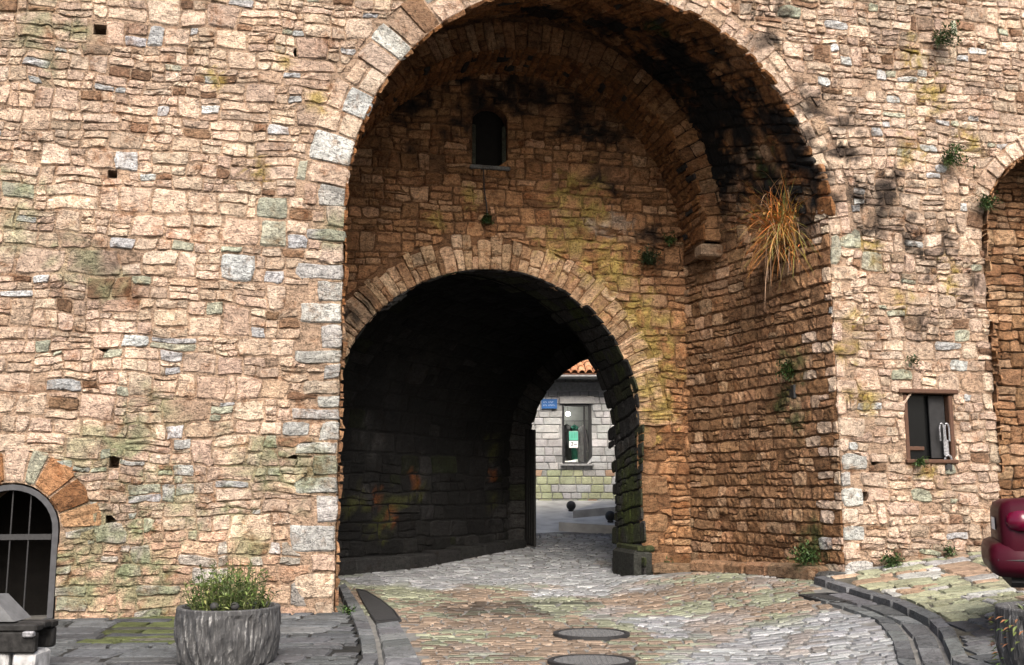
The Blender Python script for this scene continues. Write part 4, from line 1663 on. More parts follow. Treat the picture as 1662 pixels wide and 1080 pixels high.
tms = [tile_mesh(c_) for c_ in ((.42, .20, .10), (.50, .26, .14), (.36, .16, .08), (.55, .33, .20), (.44, .23, .125))]
rest = MB()
rt_ = []
for row in range(12):
    for k in range(52):
        x = -3.6 + k * .205
        y = SY - .62 + row * .36 * math.cos(pitch)
        z_ = 4.875 + row * .36 * math.sin(pitch)
        jx, jz = rs.uniform(-.012, .012), rs.uniform(-.008, .008)
        m_, v_, f_ = rs.choice(tms)
        if row < 6 and .3 < x < 4.4:
            o = bpy.data.objects.new('roof_tile', m_)
            COL.objects.link(o)
            o.parent = rf
            o.location = Vector((x + jx, y, z_ + jz)) - wloc(rf)
        else:
            rest.add([(q[0] + x + jx, q[1] + y, q[2] + z_ + jz) for q in v_], f_)
            rt_ += [jit((.44, .22, .115), rs, .25)] * len(v_)
rest.build('roof_tile_infill', M_TILE, rf, tint=rt_, kind='stuff')

# things in the shop window
lp = thing('pendant_lamp', (1.60, SY + .5, 3.9), 'white lit lamp hanging in the shop window', 'lamp')
b = MB()
b.lathe((1.60, SY + .5, 3.83), [(.001, -.06), (.05, -.045), (.07, 0), (.055, .045), (.02, .07)], 14)
b.build('bulb', M_LAMP, lp, smooth=True)
b = MB()
b.tube([(1.60, SY + .5, 3.9), (1.60, SY + .5, d - .01)], .006, 5)
b.build('cord', M_RUBBER, lp)


def garment(x, y, w, h, ztop, mat, label):
    t = thing('garment', (x, y, ztop - h), label, 'clothes', 'clothes hanging in the shop window')
    mbb = MB()
    n = 14
    v = []
    prof = [(0, .03), (.04, .5), (.10, .95), (.3, .86), (.62, .9), (1.0, 1.02)]
    for i, (t_, ww) in enumerate(prof):
        for k_ in range(n):
            an = 2 * math.pi * k_ / n
            fold = 1 + .10 * math.sin(5 * an + i) * (t_ > .2)
            v.append((x + math.cos(an) * w / 2 * ww * fold, y + math.sin(an) * .09 * (0.4 + ww * .6) * fold, ztop - t_ * h))
    f = [(i * n + k_, i * n + (k_ + 1) % n, (i + 1) * n + (k_ + 1) % n, (i + 1) * n + k_) for i in range(len(prof) - 1) for k_ in range(n)]
    mbb.add(v, f)
    for sg in (-1, 1):
        mbb.tube([(x + sg * w * .42, y, ztop - .12 * h), (x + sg * w * .55, y + .01, ztop - .4 * h), (x + sg * w * .52, y + .03, ztop - .66 * h)], [.05, .045, .035], 7)
    mbb.build('cloth', mat, t, smooth=True)
    mbb = MB()
    mbb.tube([(x, y, ztop - .02), (x, y, ztop + .05), (x + .02, y, ztop + .09)], .005, 5)
    mbb.build('hanger', M_STEEL, t)


garment(1.56, SY + .42, .28, 1.05, 3.55, M_CLOTH, 'dark coat hanging left of the poster in the shop window')
garment(1.78, SY + .48, .30, 1.0, 3.53, M_DKGREEN, 'dark green coat hanging behind the poster in the shop window')
garment(1.99, SY + .40, .26, 1.1, 3.50, M_GREYCLOTH, 'grey coat hanging right of the poster in the shop window')
b = MB()
b.tube([(a - .15, SY + .45, 3.63), (b_ + .15, SY + .45, 3.63)], .012, 6)
tag(b.build('clothes_rail', M_STEEL), 'thin steel clothes rail across the shop window display', 'rail')
po = thing('poster', (1.73, SY + .06, 2.85), 'small green and white poster in the shop window', 'poster')
b = MB()
b.box((1.73, SY + .060, 3.08), (.25, .006, .46))
b.build('sheet', M_WHITE, po)
b = MB()
b.box((1.73, SY + .054, 3.18), (.25, .004, .25))
b.build('green_panel', M_GREEN, po)
b = MB()
b.box((1.73, SY + .0535, 3.055), (.25, .004, .02))
for i in range(4):
    b.box((1.665 + i * .045, SY + .0505, 3.20), (.008, .002, .16))
b.build('green_stripe', M_DKGREEN, po)
b = MB()
for q in ((1.69, 2.995, .06, .018, 0), (1.70, 2.96, .018, .07, .5), (1.68, 2.915, .06, .018, .2), (1.76, 2.94, .05, .016, -.3), (1.80, 2.945, .05, .016, .4)):
    b.box((q[0], SY + .0555, q[1]), (q[2], .002, q[3]), 0, 0, 0, q[4])
b.build('print', M_CLOTH, po)
sho = thing('shoe', (1.68, SY + .25, c + .03), 'pale shoe on the floor of the shop window', 'shoe')
b = MB()
b.tube([(1.50, SY + .25, c + .06), (1.62, SY + .25, c + .055), (1.75, SY + .25, c + .07), (1.86, SY + .25, c + .085)], [.03, .045, .045, .05], 10)
b.build('upper', M_WHITE, sho, smooth=True)
b = MB()
b.box((1.69, SY + .25, c + .025), (.38, .11, .025), 0, .01)
b.build('sole', M_GREYCLOTH, sho)

# blue street sign on the shop wall
ss = thing('street_sign', (1.05, SY - .03, 3.95), 'small blue street sign with white lines of lettering on the shop wall', 'sign')
b = MB()
b.box((1.05, SY - .045, 4.075), (.44, .018, .27), 0, .004)
b.build('plate', M_BLUE, ss)
b = MB()
for zz, n in ((4.125, 8), (4.035, 9)):
    for i in range(n):
        if i in (3,):
            continue
        x = .885 + i * .037
        b.box((x, SY - .0555, zz), (.007, .003, .042))
        if i % 2:
            b.box((x + .012, SY - .0555, zz + .015), (.018, .003, .007))
        else:
            b.box((x + .011, SY - .0555, zz - .012), (.016, .003, .007))
b.build('lettering', plain_mat('sign_white', (.55, .62, .72), .5), ss)

# raised kerbs and ball bollards in the street
for pts, nm in (([(1.12, 25.5), (2.2, 25.15), (4.6, 24.9), (6.5, 25.0), (6.6, 26.6), (2.4, 26.4), (1.3, 25.9)], 'traffic_island'), ([(1.55, 27.0), (2.6, 27.5), (6.8, 27.7), (6.8, 28.6), (2.4, 28.4)], 'traffic_island')):
    v = [(x, y, G(x, y) - .1) for x, y in pts] + [(x, y, G(x, y) + .20) for x, y in pts]
    n = len(pts)
    f = [(i, (i + 1) % n, n + (i + 1) % n, n + i) for i in range(n)] + [tuple(range(n, 2 * n))]
    o = mesh(nm, v, f, M_STREET)
    o['kind'] = 'structure'


def ball(x, y, r_, label, off=0.0):
    z_ = G(x, y) + off
    t = thing('ball_bollard', (x, y, z_), label, 'bollard', 'ball bollards in the street')
    b = MB()
    b.lathe((x, y, z_ + .02 + r_), [(r_ * math.sin(math.pi * i / 12) + .0005, -r_ * math.cos(math.pi * i / 12)) for i in range(13)], 20)
    b.build('ball', M_IRON, t, smooth=True)
    b = MB()
    b.lathe((x, y, z_), [(r_ * .6, -.02), (r_ * .6, .035), (r_ * .3, .05)], 16)
    b.build('base', M_IRON, t)


ball(1.56, 28.0, .125, 'round black ball bollard nearer the shop wall, left')
ball(2.36, 25.5, .125, 'round black ball bollard on the raised kerb beside the archway jamb', .20)

# ================================================================== STREET THINGS
def disc_cover(name, x, y, ra, rb, label, rings=2):
    t = thing(name, (x, y, G(x, y)), label, 'manhole cover', 'manhole covers in the paving')
    nz = gmap(x, y)[1]
    sx, sy = -nz[0] / nz[2], -nz[1] / nz[2]

    def ringmesh(r0, r1, h0, h1, n=36):
        b = MB()
        v = []
        for rr, h in ((r0, h0), (r0, h1), (r1, h1), (r1, h0)):
            for k_ in range(n):
                an = 2 * math.pi * k_ / n
                px, py = math.cos(an) * rr * ra, math.sin(an) * rr * rb
                v.append((x + px, y + py, G(x, y) + px * sx + py * sy + h))
        f = [(i * n + k_, i * n + (k_ + 1) % n, (i + 1) * n + (k_ + 1) % n, (i + 1) * n + k_) for i in range(3) for k_ in range(n)]
        b.add(v, f)
        return b
    ringmesh(.88, 1.0, -.03, .036).build('rim', M_IRON, t)
    lid = ringmesh(.001, .86, -.03, .030).build('lid', M_COVER, t)
    b = MB()
    for i in range(-6, 7):
        for j in range(-6, 7):
            if math.hypot(i, j) < 6.2:
                px, py = i * .125 * ra, j * .125 * rb
                b.box((x + px, y + py, G(x, y) + px * sx + py * sy + .032), (.055 * ra, .055 * rb, .008), (i + j) % 2 * .8)
    b.build('stud_pattern', M_COVER, lid, kind='stuff')


M_COVER = plain_mat('cast_iron', (.085, .086, .087), .7, .1, bump=.3, scale=20)
x, y = gray(960, 1032)
disc_cover('manhole_cover', x, y, .45, .38, 'round iron manhole cover in the road, the farther one')
x, y = gray(960, 1077)
disc_cover('manhole_cover', x, y, .44, .36, 'round iron manhole cover in the road, the nearer one')


def drain(poly, label):
    cx = sum(p[0] for p in poly) / len(poly)
    cy = sum(p[1] for p in poly) / len(poly)
    t = thing('drain_grate', (cx, cy, G(cx, cy)), label, 'drain')
    n = len(poly)
    b = MB()
    ins = [(lerp(p[0], cx, .09), lerp(p[1], cy, .09)) for p in poly]
    v = [(p[0], p[1], G(*p) + .026) for p in poly] + [(p[0], p[1], G(*p) + .026) for p in ins] + [(p[0], p[1], G(*p) - .04) for p in ins] + [(p[0], p[1], G(*p) - .06) for p in poly]
    f = []
    for i in range(n):
        j = (i + 1) % n
        f += [(i, j, n + j, n + i), (n + i, n + j, 2 * n + j, 2 * n + i), (i, j, 3 * n + j, 3 * n + i)]
    b.add(v, f)
    b.build('frame', M_IRON, t)
    b = MB()
    b.add([(p[0], p[1], G(*p) + .012) for p in ins], [tuple(range(n))])
    b.build('grate_base', M_DARK, t)
    # bars across
    ys_ = [p[1] for p in ins]
    y0, y1 = min(ys_), max(ys_)
    k_ = y0 + .05
    while k_ < y1 - .02:
        xs_ = []
        for i in range(n):
            p, q = ins[i], ins[(i + 1) % n]
            if (p[1] - k_) * (q[1] - k_) < 0:
                tt = (k_ - p[1]) / (q[1] - p[1])
                xs_.append(lerp(p[0], q[0], tt))
        if len(xs_) >= 2:
            x0, x1 = min(xs_), max(xs_)
            b = MB()
            b.box(((x0 + x1) / 2, k_, G((x0 + x1) / 2, k_) + .017), (max(.02, x1 - x0), .03, .014))
            b.build('bar', M_IRON, t)
        k_ += .085


drain([gray(578, 958), gray(592, 960), gray(618, 975), gray(640, 993), gray(652, 1010), gray(610, 1013), gray(598, 995), gray(586, 975)], 'black drain grate beside the left kerb, below the wall corner')
drain([gray(1296, 968), gray(1340, 965), gray(1385, 966), gray(1422, 974), gray(1414, 980), gray(1360, 982), gray(1325, 976)], 'black drain grate at the start of the right kerb')


# ---- planters
def blades(mb_v, mb_f, cols, root, dirn, length, width, droop, col, r, seg=4):
    d = Vector(dirn).normalized()
    side = d.cross(Vector((0, 0, 1)))
    if side.length < .05:
        side = Vector((1, 0, 0))
    side.normalize()
    side = (side + Vector((r.uniform(-.4, .4), r.uniform(-.4, .4), r.uniform(-.4, .4)))).normalized()
    p = Vector(root)
    n0 = len(mb_v)
    for i in range(seg + 1):
        t = i / seg
        w = width * (1 - t) ** .7 * (0.6 + .4 * min(1, t * 4)) + .0008
        mb_v.append(tuple(p - side * w / 2))
        mb_v.append(tuple(p + side * w / 2))
        cols += [col, col]
        d = (d + Vector((0, 0, -droop / seg))).normalized()
        p = p + d * length / seg
    for i in range(seg):
        a = n0 + 2 * i
        mb_f.append((a, a + 1, a + 3, a + 2))


def leaf(v, f, cols, p, d, up, L, Wd, col):
    d = Vector(d).normalized()
    s = d.cross(Vector(up))
    if s.length < .01:
        s = Vector((1, 0, 0))
    s.normalize()
    n = s.cross(d)
    p = Vector(p)
    k = len(v)
    v += [tuple(p), tuple(p + d * L * .45 + s * Wd / 2 + n * Wd * .15), tuple(p + d * L - n * L * .1), tuple(p + d * L * .45 - s * Wd / 2 + n * Wd * .15)]
    cols += [col] * 4
    f += [(k, k + 1, k + 2), (k, k + 2, k + 3)]


def planter(x, y, z0, ra, h, label, r):
    t = thing('planter', (x, y, z0), label, 'planter', 'concrete planters')
    n, m = 128, 16
    ph = [r.uniform(0, 6.28) for _ in range(9)]

    def rad(a, q):
        base = ra * (1 + .0 * q) if q > .5 else ra * lerp(.88, 1.0, (q / .5) ** .6)
        gr = 0
        if .06 < q < .93:
            st = noise.noise(Vector((math.cos(a) * 11 + q * 1.5, math.sin(a) * 11 - q * 1.2, q * 1.6 + ph[0])))
            st2 = noise.noise(Vector((math.cos(a) * 22, math.sin(a) * 22 + q, q * 4 + ph[1])))
            gr = .030 * st + .018 * st2
        return base + gr
    v, f = [], []
    for j in range(m + 1):
        q = j / m
        for k_ in range(n):
            a_ = 2 * math.pi * k_ / n
            rr = rad(a_, q)
            v.append((x + rr * math.cos(a_), y + rr * math.sin(a_), z0 + q * h))
    for j in range(m):
        for k_ in range(n):
            f.append((j * n + k_, j * n + (k_ + 1) % n, (j + 1) * n + (k_ + 1) % n, (j + 1) * n + k_))
    nb = len(v)
    for rr, zz in ((ra * .985, h + .012), (ra * .90, h + .010), (ra * .87, h - .02), (ra * .86, h - .09)):
        for k_ in range(n):
            a_ = 2 * math.pi * k_ / n
            v.append((x + rr * math.cos(a_), y + rr * math.sin(a_), z0 + zz))
    rows = [m * n] + [nb + i * n for i in range(4)]
    for i in range(4):
        for k_ in range(n):
            f.append((rows[i] + k_, rows[i] + (k_ + 1) % n, rows[i + 1] + (k_ + 1) % n, rows[i + 1] + k_))
    cols = [jit((.15, .15, .15), r, .25) for _ in v]
    mesh('pot', v, f, M_CONC, t, tint=cols, smooth=False)
    b = MB()
    b.lathe((x, y, z0 + h - .06), [(ra * .87, 0), (ra * .6, .012), (ra * .25, .02), (.001, .022)], 32)
    b.build('soil', M_SOIL, t)
    return t


rpn = random.Random(77)
PX, PY = -2.72, 10.35
PZ = G(PX, PY) + .085
planter(PX, PY, PZ, .485, .545 - .03, 'round ribbed grey concrete planter with green shrub below the left wall', rpn)
PX2, PY2 = 4.44, 8.72
PZ2 = G(PX2, PY2) + .08
planter(PX2, PY2, PZ2, .485, .55, 'round ribbed grey concrete planter at the right edge, in front of the car', rpn)


def shrub(name, x, y, z, label, r, n=260, spread=.36, hgt=.34, lean=(0, 0)):
    t = thing(name, (x, y, z), label, 'plant')
    v, f, cols = [], [], []
    st = MB()
    pal = [(.06, .095, .018), (.10, .15, .035), (.03, .055, .012), (.18, .21, .07), (.08, .12, .03)]
    for i in range(n // 5):
        a_ = r.uniform(0, 6.28)
        q = spread * math.sqrt(r.random())
        bx, by = x + math.cos(a_) * q * .75, y + math.sin(a_) * q * .75
        hh = hgt * (1 - .45 * (q / spread) ** 2) * r.uniform(.5, 1.15)
        tip = Vector((bx + math.cos(a_) * r.uniform(.02, .14) + lean[0] * r.random(), by + math.sin(a_) * r.uniform(.02, .14) + lean[1] * r.random(), z + hh))
        base = Vector((bx, by, z - .02))
        mid = (base + tip) / 2 + Vector((r.uniform(-.03, .03), r.uniform(-.03, .03), 0))
        st.tube([base, mid, tip], [.006, .004, .002], 4, False)
        c0 = r.choice(pal)
        for k_ in range(11):
            tt = r.uniform(.15, 1.0)
            p = base.lerp(mid, tt * 2) if tt < .5 else mid.lerp(tip, tt * 2 - 1)
            d_ = Vector((r.uniform(-1, 1), r.uniform(-1, 1), r.uniform(-.2, .9)))
            leaf(v, f, cols, p, d_, (r.uniform(-.4, .4), r.uniform(-.4, .4), 1), r.uniform(.04, .085), r.uniform(.014, .03), jit(c0, r, .3, .1))
        if r.random() < .35:
            d_ = Vector((r.uniform(-.5, .5), r.uniform(-.5, .5), 1))
            blades(v, f, cols, base, d_, hh * r.uniform(1.0, 1.35), .012, .8, jit((.10, .15, .04), r, .25), r)
    st.build('stem', plain_mat('stem_green', (.06, .07, .025), .7), t, kind='stuff')
    mesh('foliage', v, f, M_LEAF, t, tint=cols, kind='stuff')


shrub('shrub', PX, PY, PZ + .47, 'leafy green shrub growing in the left planter', rpn, 620, .44, .46)
shrub('shrub', PX2, PY2, PZ2 + .50, 'low green plant growing in the right planter', rpn, 120, .36, .10)
rpw = random.Random(13)
x, y = -2.86, 13.05
shrub('shrub', x - .55, y + .15, G(x, y) + .09, 'light green bush growing at the wall foot behind the left planter', rpw, 380, .34, .72)
for i, (dx, lab) in enumerate(((-.05, 'small black knob in the left planter, the left one'), (.14, 'small black knob in the left planter, the right one'))):
    t = thing('knob', (PX + dx, PY - .33, PZ + .46), lab, 'knob', 'black knobs in the planter')
    b = MB()
    b.lathe((PX + dx, PY - .33, PZ + .46), [(.022, -.02), (.022, .06), (.032, .065), (.042, .09), (.036, .115), (.012, .13), (.001, .132)], 14)
    b.build('cap', M_RUBBER, t, smooth=True)
# trailing plant over the right planter's left side
v, f, cols = [], [], []
for i in range(75):
    a_ = rpw.uniform(2.5, 4.3)
    z_ = PZ2 + rpw.uniform(.05, .5)
    p = (PX2 + .50 * math.cos(a_), PY2 + .50 * math.sin(a_), z_)
    leaf(v, f, cols, p, (math.cos(a_), math.sin(a_), rpw.uniform(-.9, .3)), (0, 0, 1), rpw.uniform(.04, .08), rpw.uniform(.02, .04), jit(rpw.choice([(.06, .10, .02), (.09, .11, .03), (.16, .07, .03)]), rpw, .3))
tr = thing('creeper', (PX2 - .4, PY2 - .2, PZ2 + .5), 'trailing green creeper hanging down the side of the right planter', 'plant')
mesh('foliage', v, f, M_LEAF, tr, tint=cols, kind='stuff')

# ---- wall plants
def tuft(p, out_, n, L, label, r, pal, droop=1.2, name='wall_plant', leafy=True, spread=.9):
    t = thing(name, p, label, 'plant')
    v, f, cols = [], [], []
    o = Vector(out_)
    for i in range(n):
        d_ = (o + Vector((r.uniform(-spread, spread), r.uniform(-spread, spread) * .6, r.uniform(-spread * .6, spread)))).normalized()
        c_ = jit(r.choice(pal), r, .3, .1)
        root = Vector(p) + Vector((r.uniform(-.06, .06), 0, r.uniform(-.05, .05)))
        ll = L * r.uniform(.45, 1.1)
        if leafy:
            blades(v, f, cols, root, d_, ll, .008, droop, tuple(q * .8 for q in c_), r, 3)
            for k_ in range(4):
                q = root + d_ * ll * r.uniform(.3, 1.0) + Vector((0, 0, -droop * ll * .18))
                leaf(v, f, cols, q, (r.uniform(-1, 1), r.uniform(-1, .2), r.uniform(-.6, .8)), (0, 0, 1), r.uniform(.04, .09), r.uniform(.02, .035), c_)
        else:
            blades(v, f, cols, root, d_, ll, .009, droop, c_, r, 6)
    mesh('foliage', v, f, M_LEAF, t, tint=cols, kind='stuff')


out_f = (-NX[0], -NX[1], .25)
GR = [(.03, .06, .018), (.045, .08, .02), (.06, .10, .03)]
rt = random.Random(31)
tuft(wp(9.35, -.02, 8.85), out_f, 80, .46, 'green weed sprouting high on the right wall, near the top edge', rt, GR)
tuft(wp(9.35, -.02, 6.85), out_f, 90, .40, 'green weed sprouting from the right wall, left of the recess arch', rt, GR)
tuft(wp(9.95, -.02, 6.15), out_f, 60, .32, 'small green weed beside the right recess arch edge', rt, GR)
tuft(wp(8.5, -.02, 3.6), out_f, 14, .14, 'tiny green weed above the small right window', rt, GR)
tuft(wp(8.52, -.04, 2.06), out_f, 30, .16, 'green moss plant on the sill of the small right window', rt, GR)
tuft(wp(2.57, DB - .03, 6.38), out_f, 26, .18, 'dark weed in the square hole above the inner arch', rt, GR)
tuft(wp(5.55, DB - .03, 5.85), out_f, 90, .32, 'dark weed in the crack right of the inner arch, above the yellow lichen', rt, [(.02, .035, .015), (.03, .05, .02)])
tuft(wp(6.0, DB - .05, 6.2), out_f, 34, .22, 'small green weed beside the corbel of the second arch', rt, GR)
tuft(wp(7.05, .9, 3.55), (-1, -.2, .1), 70, .32, 'mossy green growth halfway up the right side wall of the arch', rt, [(.025, .05, .012), (.035, .06, .015)])
tuft(wp(7.0, .55, .62), (-.8, -.8, .7), 130, .42, 'dark green weeds at the foot of the right wall corner', rt, GR)
tuft(wp(7.9, -.12, .58), (0, -.8, .7), 80, .28, 'green weed at the foot of the right wall, middle of the pavement edge', rt, GR)
tuft(wp(8.9, -.1, .72), (0, -.8, .6), 30, .16, 'low green weed at the foot of the right wall below the window', rt, GR)
tuft(wp(5.75, DB - .1, .3), (0, -1, .6), 30, .25, 'small weed at the foot of the gate wall beside the mossy block', rt, GR)
tuft(wp(.05, -.12, .05), (.2, -.8, .6), 22, .14, 'small weed at the foot of the left wall corner', rt, GR)
# big dry grass
gp = wp(6.92, .85, 5.75)
t = thing('dry_grass', gp, 'large tuft of yellow and orange dry grass drooping from the springing of the big arch', 'plant')
v, f, cols = [], [], []
DRY = [(.34, .21, .05), (.24, .19, .04), (.15, .15, .04), (.50, .19, .05), (.58, .19, .05), (.42, .26, .09), (.30, .12, .03)]
for i in range(430):
    d_ = (Vector((-.95, -.4, .3)) + Vector((rt.uniform(-1.0, 1.5), rt.uniform(-.6, .5), rt.uniform(-1.0, 1.0)))).normalized()
    root = Vector(gp) + Vector((rt.uniform(-.22, .22), rt.uniform(-.15, .1), rt.uniform(-.28, .28)))
    blades(v, f, cols, root, d_, rt.uniform(.3, 1.1), rt.uniform(.009, .018), rt.uniform(.1, 1.7), jit(rt.choice(DRY), rt, .3), rt, 7)
    if i % 3 == 0:
        for k_ in range(3):
            q_ = root + d_ * rt.uniform(.05, .36) + Vector((0, 0, -rt.uniform(0, .12)))
            leaf(v, f, cols, q_, (rt.uniform(-1, .5), rt.uniform(-.6, .2), rt.uniform(-1, .4)), (0, 0, 1), rt.uniform(.05, .12), rt.uniform(.015, .03), jit(rt.choice(DRY), rt, .3))
mesh('blade_mass', v, f, M_LEAF, t, tint=cols, kind='stuff')
v, f, cols = [], [], []
for i in range(90):
    d_ = (Vector((-.5, -.3, .1)) + Vector((rt.uniform(-.7, 1.1), rt.uniform(-.4, .4), rt.uniform(-.9, 1.1)))).normalized()
    root = Vector(gp) + Vector((rt.uniform(-.35, .25), rt.uniform(-.15, .1), rt.uniform(-.5, .6)))
    blades(v, f, cols, root, d_, rt.uniform(.5, 1.3), .011, rt.uniform(1.0, 3.0), jit((.24, .15, .09), rt, .3), rt, 7)
mesh('dry_stem', v, f, M_LEAF, t, tint=cols, kind='stuff')

# ---- bench at the far left
bx, by = -4.68, 9.72
bz = G(bx, by) + .085
bn = thing('bench', (bx, by, bz), 'dark weathered plank bench on pale concrete blocks at the far left', 'bench')
rb = random.Random(3)
for i in range(3):
    b = MB()
    b.box((bx, by - .15 + i * .155, bz + .43 + rb.uniform(-.012, .012)), (1.0, .148, .06), rb.uniform(-.015, .015), .012, rb.uniform(-.03, .03))
    b.build('plank', M_BLACKWOOD, bn)
b = MB()
b.box((bx, by - .18, bz + .30), (.98, .09, .18), 0, .015)
b.build('front_beam', M_BLACKWOOD, bn)
b = MB()
b.box((bx, by + .19, bz + .30), (.98, .09, .18), 0, .015)
b.build('rear_beam', M_BLACKWOOD, bn)
for dx, w_ in ((.385, .2), (.12, .26), (-.3, .26)):
    b = MB()
    b.box((bx + dx, by - .02, bz + .105), (w_, .34, .21), 0, .02)
    b.build('concrete_block', M_PALE, bn)
b = MB()
b.box((bx + .44, by - .235, bz + .375), (.10, .06, .05), 0, .01)
b.build('bracket', M_STEEL, bn)
b = MB()
y0, y1 = by - .14, by + .2
zt = bz + .47
v = [(bx - .5, y0, zt), (bx + .26, y0, zt), (bx + .26, y1, zt), (bx - .5, y1, zt), (bx - .5, y0 + .05, zt + .215), (bx + .03, y0 + .05, zt + .215), (bx + .03, y1, zt + .215), (bx - .5, y1, zt + .215)]
b.add(v, [(3, 2, 1, 0), (4, 5, 6, 7), (0, 1, 5, 4), (1, 2, 6, 5), (2, 3, 7, 6), (3, 0, 4, 7)])
tag(b.build('cement_wedge', M_SLAB), 'grey cement wedge with sloping end lying on the dark plank bench', 'block')

# ================================================================== CAR
ch = math.radians(-21)
CX, CY = 4.79, 10.78                              # middle of the rear bumper
cz0 = G(CX + 1.5, CY - .5) + .16
cr, sr = math.cos(ch), math.sin(ch)


def cw(l, w, z):          # l forward from the rear, w to the car's left
    return (CX + cr * l - sr * w, CY + sr * l + cr * w, cz0 + z)


car = thing('car', cw(2.1, 0, 0), 'dark red saloon car parked at the right edge, only its rear end in view', 'car')
HW = .84


def section(l, z0, z1, hw0, hw1, n=5):
    """half outline rounded: list of (w,z) around, closed"""
    pts = []
    rr = .09
    mid = lerp(z0, z1, .55)
    prof = [(hw0 * .90, z0), (hw0 * .985, z0 + .05), (hw0, lerp(z0, z1, .3)), (hw0 * 1.0, mid), (hw1, z1 - rr), (hw1 - .03, z1 - .03), (hw1 - .10, z1)]
    pts = [(w, z) for w, z in prof] + [(-w, z) for w, z in reversed(prof)]
    return [(l, w, z) for w, z in pts]


def loft(secs, cap=True):
    b = MB()
    n = len(secs[0])
    v = [cw(*p) for s in secs for p in s]
    f = []
    for i in range(len(secs) - 1):
        for k_ in range(n):
            f.append((i * n + k_, i * n + (k_ + 1) % n, (i + 1) * n + (k_ + 1) % n, (i + 1) * n + k_))
    if cap:
        f += [tuple(range(n - 1, -1, -1)), tuple(range((len(secs) - 1) * n, len(secs) * n))]
    b.add(v, f)
    return b


body = loft([section(.09, .42, .96, HW * .86, HW * .80), section(.12, .40, 1.03, HW * .93, HW * .87), section(.20, .36, 1.06, HW * .97, HW * .90), section(.55, .30, 1.08, HW, HW * .93), section(1.0, .27, 1.06, HW, HW * .95), section(2.2, .26, 1.0, HW, HW * .95), section(3.1, .27, .96, HW, HW * .93), section(3.8, .30, .86, HW * .97, HW * .88), section(4.15, .36, .76, HW * .88, HW * .78), section(4.22, .42, .68, HW * .78, HW * .68)])
body.build('body', M_CAR, car, smooth=True)
bp_ = loft([section(-.02, .44, .58, HW * .80, HW * .78), section(.0, .38, .63, HW * .93, HW * .91), section(.06, .345, .655, HW * 1.0, HW * .97), section(.30, .335, .655, HW * 1.015, HW * .99), section(.42, .335, .645, HW * 1.01, HW * .98)])
bp_.build('bumper', M_CAR, car, smooth=True)
und = loft([section(.16, .24, .40, HW * .85, HW * .85), section(4.0, .20, .34, HW * .85, HW * .85)])
und.build('underbody', M_RUBBER, car)
cab = loft([section(.62, 1.02, 1.06, HW * .86, HW * .84), section(1.05, 1.02, 1.36, HW * .88, HW * .70), section(1.6, 1.02, 1.44, HW * .89, HW * .70), section(2.3, 1.0, 1.43, HW * .89, HW * .70), section(3.05, .94, 1.0, HW * .87, HW * .80)])
cab.build('cabin_glass', M_GLASS, car, smooth=False)
rfc = loft([section(1.02, 1.35, 1.385, HW * .72, HW * .68), section(1.6, 1.42, 1.465, HW * .73, HW * .68), section(2.3, 1.41, 1.455, HW * .73, HW * .68), section(2.42, 1.37, 1.40, HW * .73, HW * .68)])
rfc.build('roof', M_CAR, car, smooth=True)
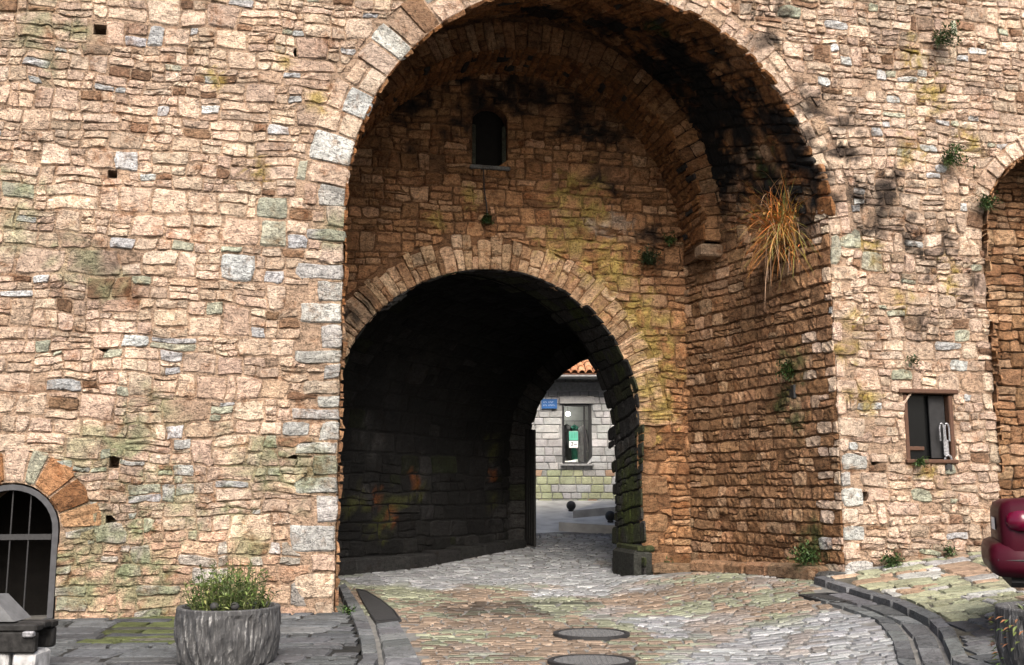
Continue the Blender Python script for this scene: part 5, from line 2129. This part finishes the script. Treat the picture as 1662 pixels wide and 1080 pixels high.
for sg in (-1, 1):
    for l0, l1 in ((.66, 1.08), (1.62, 1.66), (2.98, 2.40)):
        b = MB()
        b.tube([cw(l0, sg * HW * .885, 1.04), cw(l1, sg * HW * .72, 1.385)], .035, 6)
        b.build('pillar', M_CAR, car)
    lt = loft([[(l_, sg * HW * q, z_) for q, z_ in ((.60, z0_), (w0_, z0_), (w0_ + .012, (z0_ + z1_) / 2), (w1_, z1_), (.60, z1_))] for l_, z0_, z1_, w0_, w1_ in ((.145, .82, .90, .93, .92), (.175, .785, .935, .965, .945), (.24, .77, .955, 1.005, .975), (.335, .77, .96, 1.025, .99))])
    tl = lt.build('tail_lamp', M_TAIL, car, smooth=True)
    am = loft([[(l_, sg * HW * q, z_) for q, z_ in ((.60, z0_), (w0_, z0_), (w0_ + .008, (z0_ + z1_) / 2), (w1_, z1_), (.60, z1_))] for l_, z0_, z1_, w0_, w1_ in ((.338, .77, .96, 1.025, .99), (.44, .785, .955, 1.03, .995), (.52, .82, .92, 1.02, .99))])
    am.build('indicator', M_AMBER, tl, smooth=True)
    for l in (.82, 3.38):
        w_ = thing('wheel', (0, 0, 0), None, None)
        w_.parent = car
        w_.location = Vector(cw(l, sg * (HW - .10), .30)) - wloc(car)
        for nm, prof, mt in (('tyre', [(.19, -.09), (.27, -.10), (.305, -.07), (.305, .07), (.27, .10), (.19, .09)], M_RUBBER), ('rim', [(.001, .06), (.10, .07), (.17, .085), (.195, .09), (.195, -.09)], M_RIM)):
            b = MB()
            v, f = [], []
            n = 24
            for r_, o_ in prof:
                for k_ in range(n):
                    an = 2 * math.pi * k_ / n
                    q = cw(l + r_ * math.cos(an), sg * (HW - .07 + o_), .30 + r_ * math.sin(an))
                    v.append(q)
            f = [(i * n + k_, i * n + (k_ + 1) % n, (i + 1) * n + (k_ + 1) % n, (i + 1) * n + k_) for i in range(len(prof) - 1) for k_ in range(n)]
            b.add(v, f)
            b.build(nm, mt, w_, smooth=True)
        b = MB()
        b.tube([cw(l + .345 * math.cos(math.pi * i / 14), sg * HW * .995, .30 + .345 * math.sin(math.pi * i / 14)) for i in range(15)], .02, 6)
        b.build('wheel_arch', M_RUBBER, car)
b = MB()
b.tube([cw(.05, -HW * .70, .50), cw(.055, -HW * .985, .50), cw(.40, -HW * 1.022, .50)], .012, 5)
b.build('bumper_strip', M_RUBBER, car)
b = MB()
b.tube([cw(.11, -HW * .60, 1.0), cw(.5, -HW * .70, 1.075), cw(.72, -HW * .72, 1.07)], .006, 4)
b.build('boot_seam', M_RUBBER, car)
b = MB()
b.box(cw(.45, -HW * .9, .33), (.03, .16, .26), ch)
b.build('mud_flap', M_RUBBER, car)
b = MB()
v = [cw(.075, w, z_) for w, z_ in ((-.26, .76), (.26, .76), (.26, .88), (-.26, .88))]
b.add(v, [(0, 1, 2, 3)])
b.build('number_plate', M_WHITE, car)
for l in (1.02, 2.05):
    b = MB()
    b.tube([cw(l, -HW * 1.003, .36), cw(l, -HW * 1.004, .7), cw(l, -HW * .965, 1.0)], .006, 4)
    b.build('door_seam', M_RUBBER, car)
